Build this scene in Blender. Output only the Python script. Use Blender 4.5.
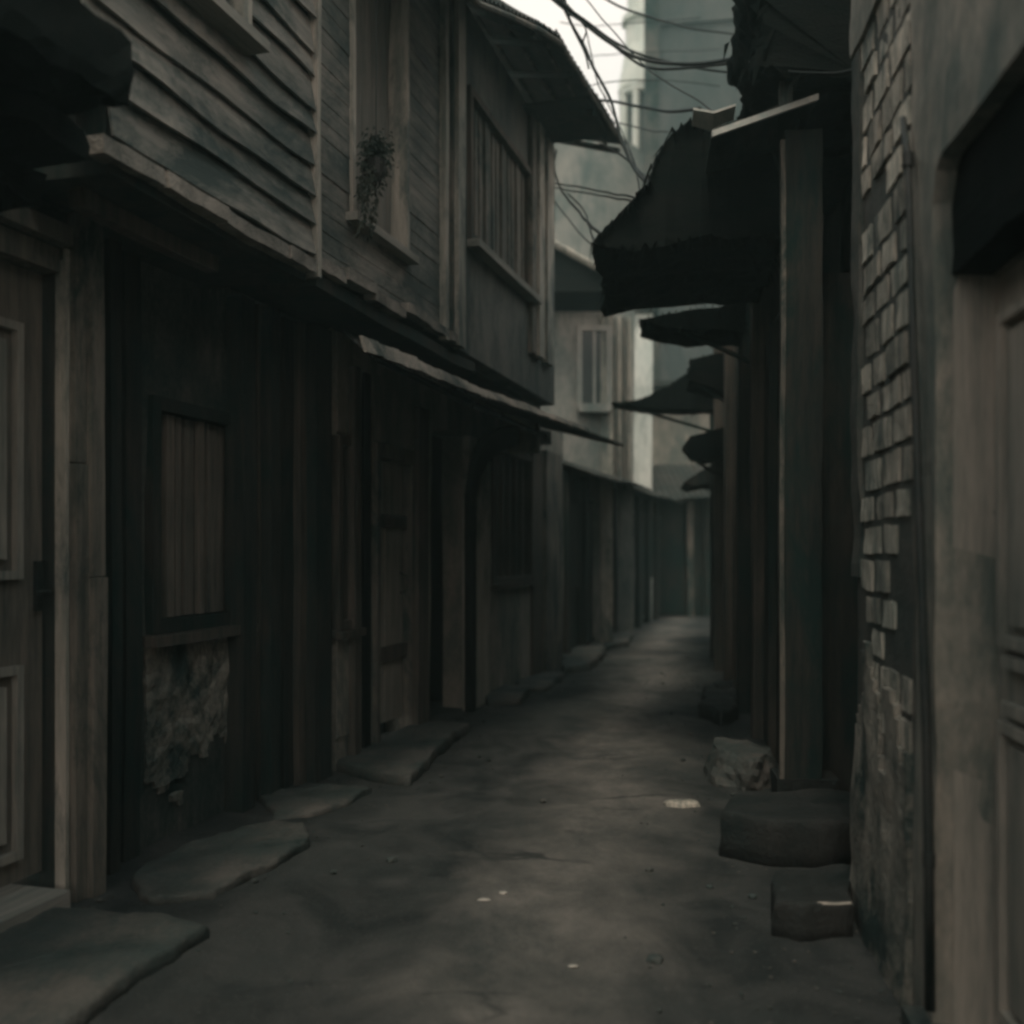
import bpy, bmesh, math, random
from mathutils import Vector, Matrix, noise
random.seed(7)
for o in list(bpy.data.objects): bpy.data.objects.remove(o)
S = bpy.context.scene; C = S.collection
R = math.radians
EYE = 1.3; F = 1000.0; CX = 512.0; HZ = 550.0     # measured: eye height, focal length in px, horizon row

# ------------------------------------------------------------------ camera, sky, sun, exposure
cd = bpy.data.cameras.new('camera'); cam = bpy.data.objects.new('camera', cd); C.objects.link(cam)
cam.location = (0, 0, EYE); cam.rotation_euler = (R(90), 0, 0)
cd.sensor_width = 36; cd.lens = 36*F/1024; cd.shift_y = (HZ-512)/1024
cd.clip_start = 0.05; cd.clip_end = 3000
cd.dof.use_dof = True; cd.dof.focus_distance = 4.6; cd.dof.aperture_fstop = 1.25
S.cycles.filter_width = 2.8
S.camera = cam
SUN_EL, SUN_AZ = 64, 188            # azimuth clockwise from +Y (the alley runs along +Y)
w = bpy.data.worlds.new('World'); S.world = w; w.use_nodes = True
nt = w.node_tree; N = nt.nodes; L = nt.links; N.clear()
out = N.new('ShaderNodeOutputWorld'); bg = N.new('ShaderNodeBackground')
sky = N.new('ShaderNodeTexSky'); sky.sky_type = 'NISHITA'; sky.sun_disc = False
sky.sun_elevation = R(SUN_EL); sky.sun_rotation = R(SUN_AZ); sky.dust_density = 3; sky.air_density = 1.0
tc = N.new('ShaderNodeTexCoord'); cl = N.new('ShaderNodeTexNoise'); cl.inputs['Scale'].default_value = 1.6; cl.inputs['Detail'].default_value = 6
mp = N.new('ShaderNodeMapping'); mp.inputs['Scale'].default_value = (1, 1, 2.2)
cr = N.new('ShaderNodeValToRGB'); cr.color_ramp.elements[0].position = .30; cr.color_ramp.elements[1].position = .62
cr.color_ramp.elements[0].color = (.35, .35, .35, 1); cr.color_ramp.elements[1].color = (1, 1, 1, 1)
mx = N.new('ShaderNodeMixRGB'); mx.inputs[2].default_value = (8.5, 7.15, 6.35, 1)
L.new(tc.outputs['Generated'], mp.inputs[0]); L.new(mp.outputs[0], cl.inputs['Vector'])
# thick pale cloud near the horizon, thinner overhead
sx = N.new('ShaderNodeSeparateXYZ'); L.new(tc.outputs['Generated'], sx.inputs[0])
mr = N.new('ShaderNodeMapRange'); mr.inputs[1].default_value = .50; mr.inputs[2].default_value = .78; mr.inputs[3].default_value = 1; mr.inputs[4].default_value = .15
L.new(sx.outputs['Z'], mr.inputs[0]); L.new(cl.outputs['Fac'], cr.inputs[0])
mm = N.new('ShaderNodeMath'); mm.operation = 'MULTIPLY'; L.new(cr.outputs[0], mm.inputs[0]); L.new(mr.outputs[0], mm.inputs[1])
up = N.new('ShaderNodeMixRGB'); up.inputs[0].default_value = .6; up.inputs[2].default_value = (3.3, 5.0, 4.8, 1)      # grey-green tint added to the unseen overhead sky for teal shadows
L.new(sky.outputs[0], up.inputs[1]); L.new(mm.outputs[0], mx.inputs[0]); L.new(up.outputs[0], mx.inputs[1]); L.new(mx.outputs[0], bg.inputs[0])
bg.inputs[1].default_value = 0.123; L.new(bg.outputs[0], out.inputs[0])
sd = bpy.data.lights.new('sun', 'SUN'); sd.energy = 1.1; sd.angle = R(14); sd.color = (1, .90, .76)
so = bpy.data.objects.new('sun', sd); C.objects.link(so)
so.rotation_euler = (R(90-SUN_EL), 0, R(180-SUN_AZ)); so.location = (0, 0, 20)
S.view_settings.view_transform = 'Standard'; S.view_settings.look = 'None'; S.view_settings.gamma = 1
S.view_settings.exposure = 0.63

# ------------------------------------------------------------------ materials
def node_mat(name, c_dark, c_light, stretch=(1, 1, 1), scale=3.0, fine=40, rough=.85, bump=.25, stain=None, contrast=.5, spec=.3, world=False):
    """two-tone weathered surface: large blotches, stretched grain, fine speckle, bump"""
    tl = lambda c: (c[0]*(.6 if max(c) < .04 else .8), c[1]*.97, c[2]*.97)      # teal shadow cast put into the dark and stain colours
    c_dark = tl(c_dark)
    if stain: stain = (tl(stain[0]),)+tuple(stain[1:])
    m = bpy.data.materials.new(name); m.use_nodes = True
    t = m.node_tree; n = t.nodes; l = t.links
    b = n['Principled BSDF']; b.inputs['Roughness'].default_value = rough; b.inputs['Specular IOR Level'].default_value = spec
    co = n.new('ShaderNodeTexCoord')
    src = co.outputs['Object']
    if world:
        g = n.new('ShaderNodeNewGeometry'); src = g.outputs['Position']
    mpn = n.new('ShaderNodeMapping'); mpn.inputs['Scale'].default_value = stretch; l.new(src, mpn.inputs[0])
    a = n.new('ShaderNodeTexNoise'); a.inputs['Scale'].default_value = scale; a.inputs['Detail'].default_value = 8; a.inputs['Roughness'].default_value = .62; a.inputs['Distortion'].default_value = .12
    l.new(mpn.outputs[0], a.inputs['Vector'])
    bl = n.new('ShaderNodeTexNoise'); bl.inputs['Scale'].default_value = 1.3; bl.inputs['Detail'].default_value = 5; l.new(src, bl.inputs['Vector'])
    f = n.new('ShaderNodeTexNoise'); f.inputs['Scale'].default_value = fine; f.inputs['Detail'].default_value = 6; l.new(mpn.outputs[0], f.inputs['Vector'])
    s1 = n.new('ShaderNodeMath'); s1.operation = 'MULTIPLY_ADD'; s1.inputs[1].default_value = .8; l.new(a.outputs['Fac'], s1.inputs[0])
    s2 = n.new('ShaderNodeMath'); s2.operation = 'MULTIPLY_ADD'; s2.inputs[1].default_value = .7; s2.inputs[2].default_value = -.42
    l.new(bl.outputs['Fac'], s2.inputs[0]); l.new(s2.outputs[0], s1.inputs[2])
    s3 = n.new('ShaderNodeMath'); s3.operation = 'MULTIPLY_ADD'; s3.inputs[1].default_value = .35; l.new(f.outputs['Fac'], s3.inputs[0]); l.new(s1.outputs[0], s3.inputs[2])
    r = n.new('ShaderNodeValToRGB'); w_ = .28*(1-contrast)+.06
    r.color_ramp.elements[0].position = .5-w_; r.color_ramp.elements[1].position = .5+w_
    r.color_ramp.elements[0].color = (*c_dark, 1); r.color_ramp.elements[1].color = (*c_light, 1)
    l.new(s3.outputs[0], r.inputs[0]); col = r.outputs[0]
    if stain:
        v = n.new('ShaderNodeTexNoise'); v.inputs['Scale'].default_value = stain[1]; v.inputs['Detail'].default_value = 9; v.inputs['Roughness'].default_value = .78; v.inputs['Distortion'].default_value = .35
        m3 = n.new('ShaderNodeMapping'); m3.inputs['Scale'].default_value = stain[2] if len(stain) > 2 else (1, 1, .35); m3.inputs['Location'].default_value = (3, 7, 1)
        l.new(src, m3.inputs[0]); l.new(m3.outputs[0], v.inputs['Vector'])
        rr = n.new('ShaderNodeValToRGB'); rr.color_ramp.elements[0].position = .46; rr.color_ramp.elements[1].position = .60
        l.new(v.outputs['Fac'], rr.inputs[0])
        k = n.new('ShaderNodeMixRGB'); l.new(rr.outputs[0], k.inputs[0]); l.new(col, k.inputs[1]); k.inputs[2].default_value = (*stain[0], 1); col = k.outputs[0]
    l.new(col, b.inputs['Base Color'])
    bp = n.new('ShaderNodeBump'); bp.inputs['Strength'].default_value = bump; bp.inputs['Distance'].default_value = .02
    l.new(s3.outputs[0], bp.inputs['Height']); l.new(bp.outputs[0], b.inputs['Normal'])
    return m
V = (9, 9, .55); H = (.55, 9, 9)
M = {}
M['wood_v']    = node_mat('weathered_wood_upright', (.035, .040, .036), (.22, .185, .150), V, 3, 30, contrast=.35, stain=((.03, .036, .032), 3))
M['wood_h']    = node_mat('weathered_wood_boards', (.06, .062, .056), (.27, .24, .205), H, 2.4, 22, contrast=.3, stain=((.055, .06, .055), 2.2, (.5, 1, 1)), bump=.4)
M['wood_dark'] = node_mat('dark_wood', (.012, .018, .017), (.052, .046, .039), V, 3, 30, contrast=.4, spec=.12, stain=((.02, .028, .025), 3))
M['wood_mid']  = node_mat('brown_wood', (.024, .028, .026), (.115, .092, .075), V, 3, 26, contrast=.35, spec=.15)
M['wood_shade'] = node_mat('dusty_shutter_wood', (.045, .045, .040), (.20, .165, .135), V, 3, 30, contrast=.3)
M['door_wood'] = node_mat('faded_door_wood', (.10, .10, .088), (.36, .31, .26), V, 3, 30, contrast=.3)
M['trim']      = node_mat('bleached_trim', (.17, .155, .13), (.50, .43, .36), V, 2.5, 26, contrast=.3, stain=((.10, .10, .09), 2.5))
M['trim_h']    = node_mat('bleached_sill', (.12, .115, .10), (.33, .29, .25), H, 2.5, 26, contrast=.3)
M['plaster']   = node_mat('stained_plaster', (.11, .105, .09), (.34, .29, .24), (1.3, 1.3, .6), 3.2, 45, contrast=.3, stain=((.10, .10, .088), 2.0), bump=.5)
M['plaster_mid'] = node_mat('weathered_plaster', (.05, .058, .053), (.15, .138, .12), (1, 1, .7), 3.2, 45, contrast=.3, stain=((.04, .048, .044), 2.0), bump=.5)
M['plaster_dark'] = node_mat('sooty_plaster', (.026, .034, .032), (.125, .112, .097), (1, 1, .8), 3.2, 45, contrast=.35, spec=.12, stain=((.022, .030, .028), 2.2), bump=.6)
M['plaster_pale'] = node_mat('pale_plaster', (.13, .13, .118), (.34, .31, .275), (1, 1, .5), 1.2, 20, contrast=.2, stain=((.12, .125, .115), .9), bump=.3)
M['plaster_white'] = node_mat('whitewashed_plaster', (.50, .47, .43), (.82, .78, .70), (1, 1, .4), 1.0, 20, contrast=.2, stain=((.25, .25, .23), .8), bump=.2)
M['plaster_grey'] = node_mat('grey_render', (.060, .066, .063), (.105, .104, .097), (1, 1, .5), .9, 20, contrast=.1, stain=((.052, .058, .056), .7), bump=.3)
M['rubble']    = node_mat('peeling_rubble_plaster', (.028, .034, .031), (.40, .35, .29), (1.4, 1.4, 1.2), 3.4, 34, contrast=.1, stain=((.030, .036, .033), 2.6, (1, 1, .9)), bump=1.0)
M['mortar']    = node_mat('crumbling_mortar', (.028, .034, .031), (.10, .09, .078), (1, 1, 1), 5, 60, contrast=.4, bump=.8)
M['brick']     = node_mat('old_block', (.15, .14, .12), (.58, .50, .41), (14, 14, 1.6), 3, 50, contrast=.55, stain=((.09, .09, .08), 5), bump=.8)
M['roof']      = node_mat('rusty_roof_sheet', (.020, .026, .025), (.075, .068, .060), (1, 4, 1), 3, 40, contrast=.4, bump=.4, spec=.1)
M['roof_edge'] = node_mat('bleached_roof_edge', (.035, .040, .036), (.27, .235, .20), (2, 2, 3), 3, 40, contrast=.6, bump=.6)
M['thatch_shade']    = node_mat('black_tarp_thatch_shade', (.006, .008, .0075), (.013, .014, .0125), (1, 1, 4), 4, 60, contrast=.3, bump=.8, spec=.04, rough=1)  # black of tarp and thatch, also used where shade is painted
M['stone']     = node_mat('worn_stone', (.020, .025, .023), (.105, .095, .083), (1, 1, 1), 3.2, 50, contrast=.45, stain=((.045, .05, .046), 2.2, (1, 1, 1)), bump=.9)
M['stone_dark']= node_mat('grimy_stone', (.008, .011, .010), (.030, .029, .026), (1, 1, 1), 3.2, 50, contrast=.45, bump=.8)
M['stone_pale']= node_mat('pale_chip', (.25, .22, .19), (.5, .44, .38), (1, 1, 1), 12, 50, contrast=.4, bump=.8)
_t = M['brick'].node_tree; _g = _t.nodes.new('ShaderNodeNewGeometry'); _r = _t.nodes.new('ShaderNodeMapRange'); _r.inputs[3].default_value = .75; _r.inputs[4].default_value = 1.7
_t.links.new(_g.outputs['Random Per Island'], _r.inputs[0]); _h = _t.nodes.new('ShaderNodeHueSaturation'); _b = _t.nodes['Principled BSDF']
_t.links.new(_b.inputs['Base Color'].links[0].from_socket, _h.inputs['Color']); _t.links.new(_r.outputs[0], _h.inputs['Value']); _t.links.new(_h.outputs[0], _b.inputs['Base Color'])
M['tower_stone'] = node_mat('limewashed_stone', (.55, .52, .47), (.80, .76, .68), (1, 1, .4), .6, 12, contrast=.2, bump=.1)
M['iron']      = node_mat('black_iron', (.010, .014, .013), (.030, .029, .026), (1, 1, 1), 5, 60, rough=.6, bump=.2)
M['cable']     = node_mat('black_cable', (.012, .016, .015), (.03, .03, .028), (1, 1, 1), 5, 60, rough=.7, bump=0)
M['leaf']      = node_mat('dry_leaf', (.012, .022, .017), (.05, .055, .042), (1, 1, 1), 9, 60, bump=.1)
M['glass']     = node_mat('dusty_glass', (.012, .020, .020), (.035, .042, .040), (1, 1, 1), 2, 20, rough=.25, spec=.5, bump=.05)
M['cloth']     = node_mat('faded_curtain', (.07, .072, .065), (.20, .18, .155), (14, 14, .4), 2, 20, contrast=.3, bump=.4)
M['tin']       = node_mat('bare_tin', (.35, .33, .30), (.62, .57, .50), (.6, 6, 6), 3, 30, rough=.5, bump=.2)
M['ground']    = node_mat('bare_earth', (.05, .052, .046), (.10, .09, .075), (1, 1, 1), .8, 30, world=True)

def lane_mat():
    m = bpy.data.materials.new('worn_lane_surface'); m.use_nodes = True
    t = m.node_tree; n = t.nodes; l = t.links; b = n['Principled BSDF']
    g = n.new('ShaderNodeNewGeometry')
    def nz(sc, st, det=8, dis=.5, ro=.6):
        mpn = n.new('ShaderNodeMapping'); mpn.inputs['Scale'].default_value = st; l.new(g.outputs['Position'], mpn.inputs[0])
        a = n.new('ShaderNodeTexNoise'); a.inputs['Scale'].default_value = sc; a.inputs['Detail'].default_value = det; a.inputs['Distortion'].default_value = dis; a.inputs['Roughness'].default_value = ro
        l.new(mpn.outputs[0], a.inputs['Vector']); return a.outputs['Fac']
    def ramp(s, p0, p1, c0, c1):
        r = n.new('ShaderNodeValToRGB'); e = r.color_ramp.elements; e[0].position = p0; e[1].position = p1
        e[0].color = (*c0, 1); e[1].color = (*c1, 1); l.new(s, r.inputs[0]); return r.outputs[0]
    def mix(f, a, c):
        k = n.new('ShaderNodeMixRGB'); l.new(f, k.inputs[0]); l.new(a, k.inputs[1])
        (l.new(c, k.inputs[2]) if not isinstance(c, tuple) else setattr(k.inputs[2], 'default_value', (*c, 1))); return k.outputs[0]
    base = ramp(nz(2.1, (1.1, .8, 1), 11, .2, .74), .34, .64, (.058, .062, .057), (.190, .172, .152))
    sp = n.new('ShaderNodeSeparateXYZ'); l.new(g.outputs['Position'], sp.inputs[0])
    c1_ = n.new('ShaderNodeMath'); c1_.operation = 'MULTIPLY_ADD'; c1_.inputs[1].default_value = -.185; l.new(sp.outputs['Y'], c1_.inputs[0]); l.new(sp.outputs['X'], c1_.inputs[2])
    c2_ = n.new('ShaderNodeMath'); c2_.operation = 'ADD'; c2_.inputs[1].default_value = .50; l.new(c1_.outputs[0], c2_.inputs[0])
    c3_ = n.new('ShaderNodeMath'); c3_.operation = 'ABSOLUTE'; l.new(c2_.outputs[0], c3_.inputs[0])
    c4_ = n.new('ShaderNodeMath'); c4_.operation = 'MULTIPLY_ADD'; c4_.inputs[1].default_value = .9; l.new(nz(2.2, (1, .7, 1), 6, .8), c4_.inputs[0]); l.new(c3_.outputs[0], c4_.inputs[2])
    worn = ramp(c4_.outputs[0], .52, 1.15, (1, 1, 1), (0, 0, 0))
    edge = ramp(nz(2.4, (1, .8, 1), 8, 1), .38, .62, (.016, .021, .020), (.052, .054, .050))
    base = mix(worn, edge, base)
    patch = ramp(nz(.9, (.9, 1.1, 1), 9, .5, .68), .50, .66, (0, 0, 0), (.75,)*3)
    col = mix(patch, base, (.036, .043, .040))
    speck = ramp(nz(130, (1, 1, 1), 3, 0, .7), .60, .72, (0, 0, 0), (.5,)*3)
    col = mix(speck, col, (.21, .19, .165))
    blk = ramp(nz(60, (1, 1, 1), 4, 0, .7), .64, .74, (0, 0, 0), (.6,)*3)
    col = mix(blk, col, (.03, .034, .032))
    # fine cracks
    vo = n.new('ShaderNodeTexVoronoi'); vo.feature = 'DISTANCE_TO_EDGE'; vo.inputs['Scale'].default_value = .95
    mpw = n.new('ShaderNodeMapping'); mpw.inputs['Scale'].default_value = (.55, 1.0, 1); l.new(g.outputs['Position'], mpw.inputs[0])
    dn = n.new('ShaderNodeTexNoise'); dn.inputs['Scale'].default_value = 3; dn.inputs['Detail'].default_value = 6; l.new(mpw.outputs[0], dn.inputs['Vector'])
    ad = n.new('ShaderNodeVectorMath'); ad.operation = 'MULTIPLY_ADD'; ad.inputs[1].default_value = (.5, .5, .5)
    l.new(dn.outputs['Color'], ad.inputs[0]); l.new(mpw.outputs[0], ad.inputs[2]); l.new(ad.outputs[0], vo.inputs['Vector'])
    ck = ramp(vo.outputs['Distance'], .0, .020, (.9,)*3, (0, 0, 0))
    gate = ramp(nz(1.1, (1, 1, 1), 4), .50, .60, (0, 0, 0), (1, 1, 1))
    mu = n.new('ShaderNodeMath'); mu.operation = 'MULTIPLY'; l.new(ck, mu.inputs[0]); l.new(gate, mu.inputs[1])
    col = mix(mu.outputs[0], col, (.022, .026, .025))
    l.new(col, b.inputs['Base Color'])
    ro = ramp(nz(1.3, (.6, 1.5, 1), 6, 1), .35, .65, (.86,)*3, (1,)*3); l.new(ro, b.inputs['Roughness'])
    b.inputs['Specular IOR Level'].default_value = .3
    bp = n.new('ShaderNodeBump'); bp.inputs['Strength'].default_value = .9; bp.inputs['Distance'].default_value = .018
    l.new(nz(55, (1, 1, 1), 8, 0, .7), bp.inputs['Height'])
    bp2 = n.new('ShaderNodeBump'); bp2.inputs['Strength'].default_value = .28; bp2.inputs['Distance'].default_value = .05
    l.new(nz(4.2, (1, .9, 1), 9, .2, .66), bp2.inputs['Height']); l.new(bp.outputs[0], bp2.inputs['Normal'])
    l.new(bp2.outputs[0], b.inputs['Normal'])
    return m
M['lane'] = lane_mat()

# ------------------------------------------------------------------ builders
def tag(o, label=None, cat=None, group=None, kind=None):
    if label: o['label'] = label
    if cat: o['category'] = cat
    if group: o['group'] = group
    if kind: o['kind'] = kind
    return o
def thing(name, label, cat, loc=(0, 0, 0), rotz=0, group=None):
    o = bpy.data.objects.new(name, None); C.objects.link(o); o.empty_display_size = .2
    o.location = loc; o.rotation_euler = (0, 0, rotz)
    return tag(o, label, cat, group)
def fine(vals, seg):
    vals = sorted(set(round(v, 5) for v in vals)); o = []
    for a, b in zip(vals, vals[1:]):
        k = max(1, int(math.ceil((b-a)/seg)))
        o += [a+(b-a)*i/k for i in range(k)]
    return o+[vals[-1]]
class MB:
    def __init__(s): s.bm = bmesh.new()
    def cells(s, xs, ys, zs, solid):
        """faces only where a filled cell meets an empty one"""
        bm = s.bm; vd = {}
        def v(i, j, k):
            if (i, j, k) not in vd: vd[(i, j, k)] = bm.verts.new((xs[i], ys[j], zs[k]))
            return vd[(i, j, k)]
        nx, ny, nz = len(xs)-1, len(ys)-1, len(zs)-1
        fill = [[[solid((xs[i]+xs[i+1])/2, (ys[j]+ys[j+1])/2, (zs[k]+zs[k+1])/2) for k in range(nz)] for j in range(ny)] for i in range(nx)]
        g = lambda i, j, k: 0 <= i < nx and 0 <= j < ny and 0 <= k < nz and fill[i][j][k]
        for i in range(nx):
            for j in range(ny):
                for k in range(nz):
                    if not fill[i][j][k]: continue
                    I, J, K = i+1, j+1, k+1
                    if not g(i-1, j, k): bm.faces.new((v(i,j,k), v(i,j,K), v(i,J,K), v(i,J,k)))
                    if not g(i+1, j, k): bm.faces.new((v(I,j,k), v(I,J,k), v(I,J,K), v(I,j,K)))
                    if not g(i, j-1, k): bm.faces.new((v(i,j,k), v(I,j,k), v(I,j,K), v(i,j,K)))
                    if not g(i, j+1, k): bm.faces.new((v(i,J,k), v(i,J,K), v(I,J,K), v(I,J,k)))
                    if not g(i, j, k-1): bm.faces.new((v(i,j,k), v(i,J,k), v(I,J,k), v(I,j,k)))
                    if not g(i, j, k+1): bm.faces.new((v(i,j,K), v(I,j,K), v(I,J,K), v(i,J,K)))
        return s
    def box(s, x0, x1, y0, y1, z0, z1, seg=.3, bev=0, rot=None, piv=None):
        m = MB(); x0, x1 = sorted((x0, x1)); y0, y1 = sorted((y0, y1)); z0, z1 = sorted((z0, z1))
        m.cells(fine((x0, x1), seg), fine((y0, y1), seg), fine((z0, z1), seg), lambda *a: True)
        if bev:
            es = [e for e in m.bm.edges if len(e.link_faces) == 2 and e.calc_face_angle(0) > 1]
            bmesh.ops.bevel(m.bm, geom=es, offset=bev, segments=1, affect='EDGES')
        if rot: 
            p = Vector(piv) if piv else Vector(((x0+x1)/2, (y0+y1)/2, (z0+z1)/2))
            bmesh.ops.rotate(m.bm, verts=m.bm.verts, cent=p, matrix=Matrix.Rotation(rot[1], 3, rot[0]))
        s.join(m); return s
    def join(s, m):
        me = bpy.data.meshes.new('tmp'); m.bm.to_mesh(me); m.bm.free(); s.bm.from_mesh(me); bpy.data.meshes.remove(me)
    def prism(s, pts, axis, a, b, bev=0):
        """closed outline pts (2D) pushed along axis from a to b"""
        m = MB(); f = {'x': lambda p, t: (t, p[0], p[1]), 'y': lambda p, t: (p[0], t, p[1]), 'z': lambda p, t: (p[0], p[1], t)}[axis]
        k = max(1, int(abs(b-a)/.35)); rings = [[m.bm.verts.new(f(p, a+(b-a)*i/k)) for p in pts] for i in range(k+1)]
        n = len(pts)
        for r0, r1 in zip(rings, rings[1:]):
            for i in range(n): m.bm.faces.new((r0[i], r0[(i+1) % n], r1[(i+1) % n], r1[i]))
        m.bm.faces.new(rings[0][::-1]); m.bm.faces.new(rings[-1])
        bmesh.ops.recalc_face_normals(m.bm, faces=m.bm.faces)
        if bev:
            es = [e for e in m.bm.edges if e.calc_face_angle(0) > .6]; bmesh.ops.bevel(m.bm, geom=es, offset=bev, segments=1, affect='EDGES')
        s.join(m); return s
    def tube(s, pts, r, n=8, r1=None):
        pts = [Vector(p) for p in pts]; rings = []
        for i, p in enumerate(pts):
            d = (pts[min(i+1, len(pts)-1)]-pts[max(i-1, 0)]).normalized()
            a = d.cross(Vector((0, 0, 1))); a = a.normalized() if a.length > 1e-3 else Vector((1, 0, 0)); b = d.cross(a)
            rr = r if r1 is None else r+(r1-r)*i/(len(pts)-1)
            rings.append([s.bm.verts.new(p+(a*math.cos(2*math.pi*k/n)+b*math.sin(2*math.pi*k/n))*rr) for k in range(n)])
        for q0, q1 in zip(rings, rings[1:]):
            for k in range(n): s.bm.faces.new((q0[k], q0[(k+1) % n], q1[(k+1) % n], q1[k]))
        s.bm.faces.new(rings[0][::-1]); s.bm.faces.new(rings[-1]); return s
    def sheet(s, grid, th=.012):
        """grid of points [row][col] given a real thickness downward"""
        top = [[s.bm.verts.new(p) for p in r] for r in grid]; bot = [[s.bm.verts.new(Vector(p)-Vector((0, 0, th))) for p in r] for r in grid]
        nr, nc = len(grid), len(grid[0])
        for i in range(nr-1):
            for j in range(nc-1):
                s.bm.faces.new((top[i][j], top[i][j+1], top[i+1][j+1], top[i+1][j])); s.bm.faces.new((bot[i][j], bot[i+1][j], bot[i+1][j+1], bot[i][j+1]))
        def side(a, b):
            for i in range(len(a)-1): s.bm.faces.new((a[i], b[i], b[i+1], a[i+1]))
        side(top[0], bot[0]); side(bot[-1], top[-1]); side([r[0] for r in bot], [r[0] for r in top]); side([r[-1] for r in top], [r[-1] for r in bot])
        return s
    def warp(s, amp, sc=.9, seed=0):
        for v in s.bm.verts:
            v.co += noise.noise_vector(v.co*sc+Vector((seed, seed*1.7, 3)))*amp
        return s
    def rough(s, amp, sc=7): 
        for v in s.bm.verts: v.co += noise.noise_vector(v.co*sc)*amp
        return s
    def build(s, name, mat, parent=None, smooth=False):
        bmesh.ops.recalc_face_normals(s.bm, faces=s.bm.faces)
        me = bpy.data.meshes.new(name); s.bm.to_mesh(me); s.bm.free()
        if smooth: 
            for p in me.polygons: p.use_smooth = True
        me.materials.append(M[mat] if isinstance(mat, str) else mat)
        o = bpy.data.objects.new(name, me); C.objects.link(o)
        if parent: o.parent = parent
        return o
def hump(w, d, h, seed, sub=3, flat=.25):
    """an uneven stone: squashed icosphere"""
    m = MB(); bmesh.ops.create_icosphere(m.bm, subdivisions=sub, radius=1)
    for v in m.bm.verts:
        n = noise.noise(v.co*1.6+Vector((seed, 0, 0)))*.35+noise.noise(v.co*5+Vector((seed, 3, 0)))*.10
        v.co *= 1+n; c = v.co
        v.co = Vector((c.x*w/2, c.y*d/2, max(-flat, min(c.z, .62))*h))
    return m

# wall lines measured from the photograph (plan view)
TA, TB = .288, .135
class Wall:
    """u runs along the wall away from the camera, v leaves it towards the lane"""
    def __init__(s, x0, t, side): s.x0, s.t, s.side = x0, t, side; a = math.atan(t); s.sa, s.ca = math.sin(a), math.cos(a); s.rot = math.pi/2-a
    def pos(s, u, v=0, z=0):
        return Vector((s.x0+u*s.sa+s.side*v*s.ca, u*s.ca-s.side*v*s.sa, z))
    def u(s, px, v=0):
        k = (px-CX)/F; return (-s.x0-s.side*v*s.ca-k*s.side*v*s.sa)/(s.sa-k*s.ca)
    def z(s, px, py, v=0): return EYE+(HZ-py)/F*s.pos(s.u(px, v), v).y
    def thing(s, name, label, cat, group=None): return thing(name, label, cat, (s.x0, 0, 0), s.rot, group)
    def y(s, v): return -v if s.side > 0 else v      # local y of an offset v
LW = Wall(-2.715, TA, 1); RW = Wall(.75, TB, -1)
def at(px, py, Y): return Vector(((px-CX)/F*Y, Y, EYE+(HZ-py)/F*Y))
def lp(px, v=0): return LW.u(px, v)
def rp(px, v=0): return RW.u(px, v)
def shift_to(o, base):
    """put a thing's origin at its own base, its parts staying where they are"""
    b = Vector(base); o.location = Matrix.Rotation(o.rotation_euler.z, 3, 'Z') @ b + o.location
    for c in o.children:
        for v in c.data.vertices: v.co -= b
        for g in c.children:
            for v in g.data.vertices: v.co -= b

def clapboards(m, u0, u1, z0, z1, v, step, side, lap=.02, th=.014, wob=.006, seed=0, holes=(), gap=.0):
    """overlapping boards; each board leans out at its bottom edge"""
    k = 0; z = z0
    while z < z1:
        st = step*(1+.12*math.sin(k*2.7+seed)); 
        spans = [(u0, u1)]
        for (a, b, c, d) in holes:
            if z+st*.5 > c and z+st*.5 < d:
                ns = []
                for (p, q) in spans:
                    if a > p and b < q: ns += [(p, a), (b, q)]
                    elif a <= p < b: ns += [(b, q)]
                    elif a < q <= b: ns += [(p, a)]
                    else: ns.append((p, q))
                spans = [q_ for q_ in ns if q_[1]-q_[0] > .01]
        for (p, q) in spans:
            n = max(2, int((q-p)/.12)); rows = []
            for i in range(n+1):
                u = p+(q-p)*i/n
                w1 = wob*noise.noise(Vector((u*1.7, k*.9, seed)))*2; w2 = wob*noise.noise(Vector((u*2.3+9, k*.9, seed)))*3
                s_ = -1 if side > 0 else 1
                zb = z+w2; zt = z+st+.01+wob*noise.noise(Vector((u*1.7, k*.9+.5, seed+5)))
                rows.append([(u, s_*(v+lap+th+w1), zb), (u, s_*(v+.006+w1*.5), zt), (u, s_*(v-.004), zt), (u, s_*(v+lap+w1), zb)])
            vs = [[m.bm.verts.new(c) for c in r] for r in rows]
            for a_, b_ in zip(vs, vs[1:]):
                for j in range(4): m.bm.faces.new((a_[j], a_[(j+1) % 4], b_[(j+1) % 4], b_[j]))
            m.bm.faces.new(vs[0]); m.bm.faces.new(vs[-1][::-1])
        z += st; k += 1
    return m
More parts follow.
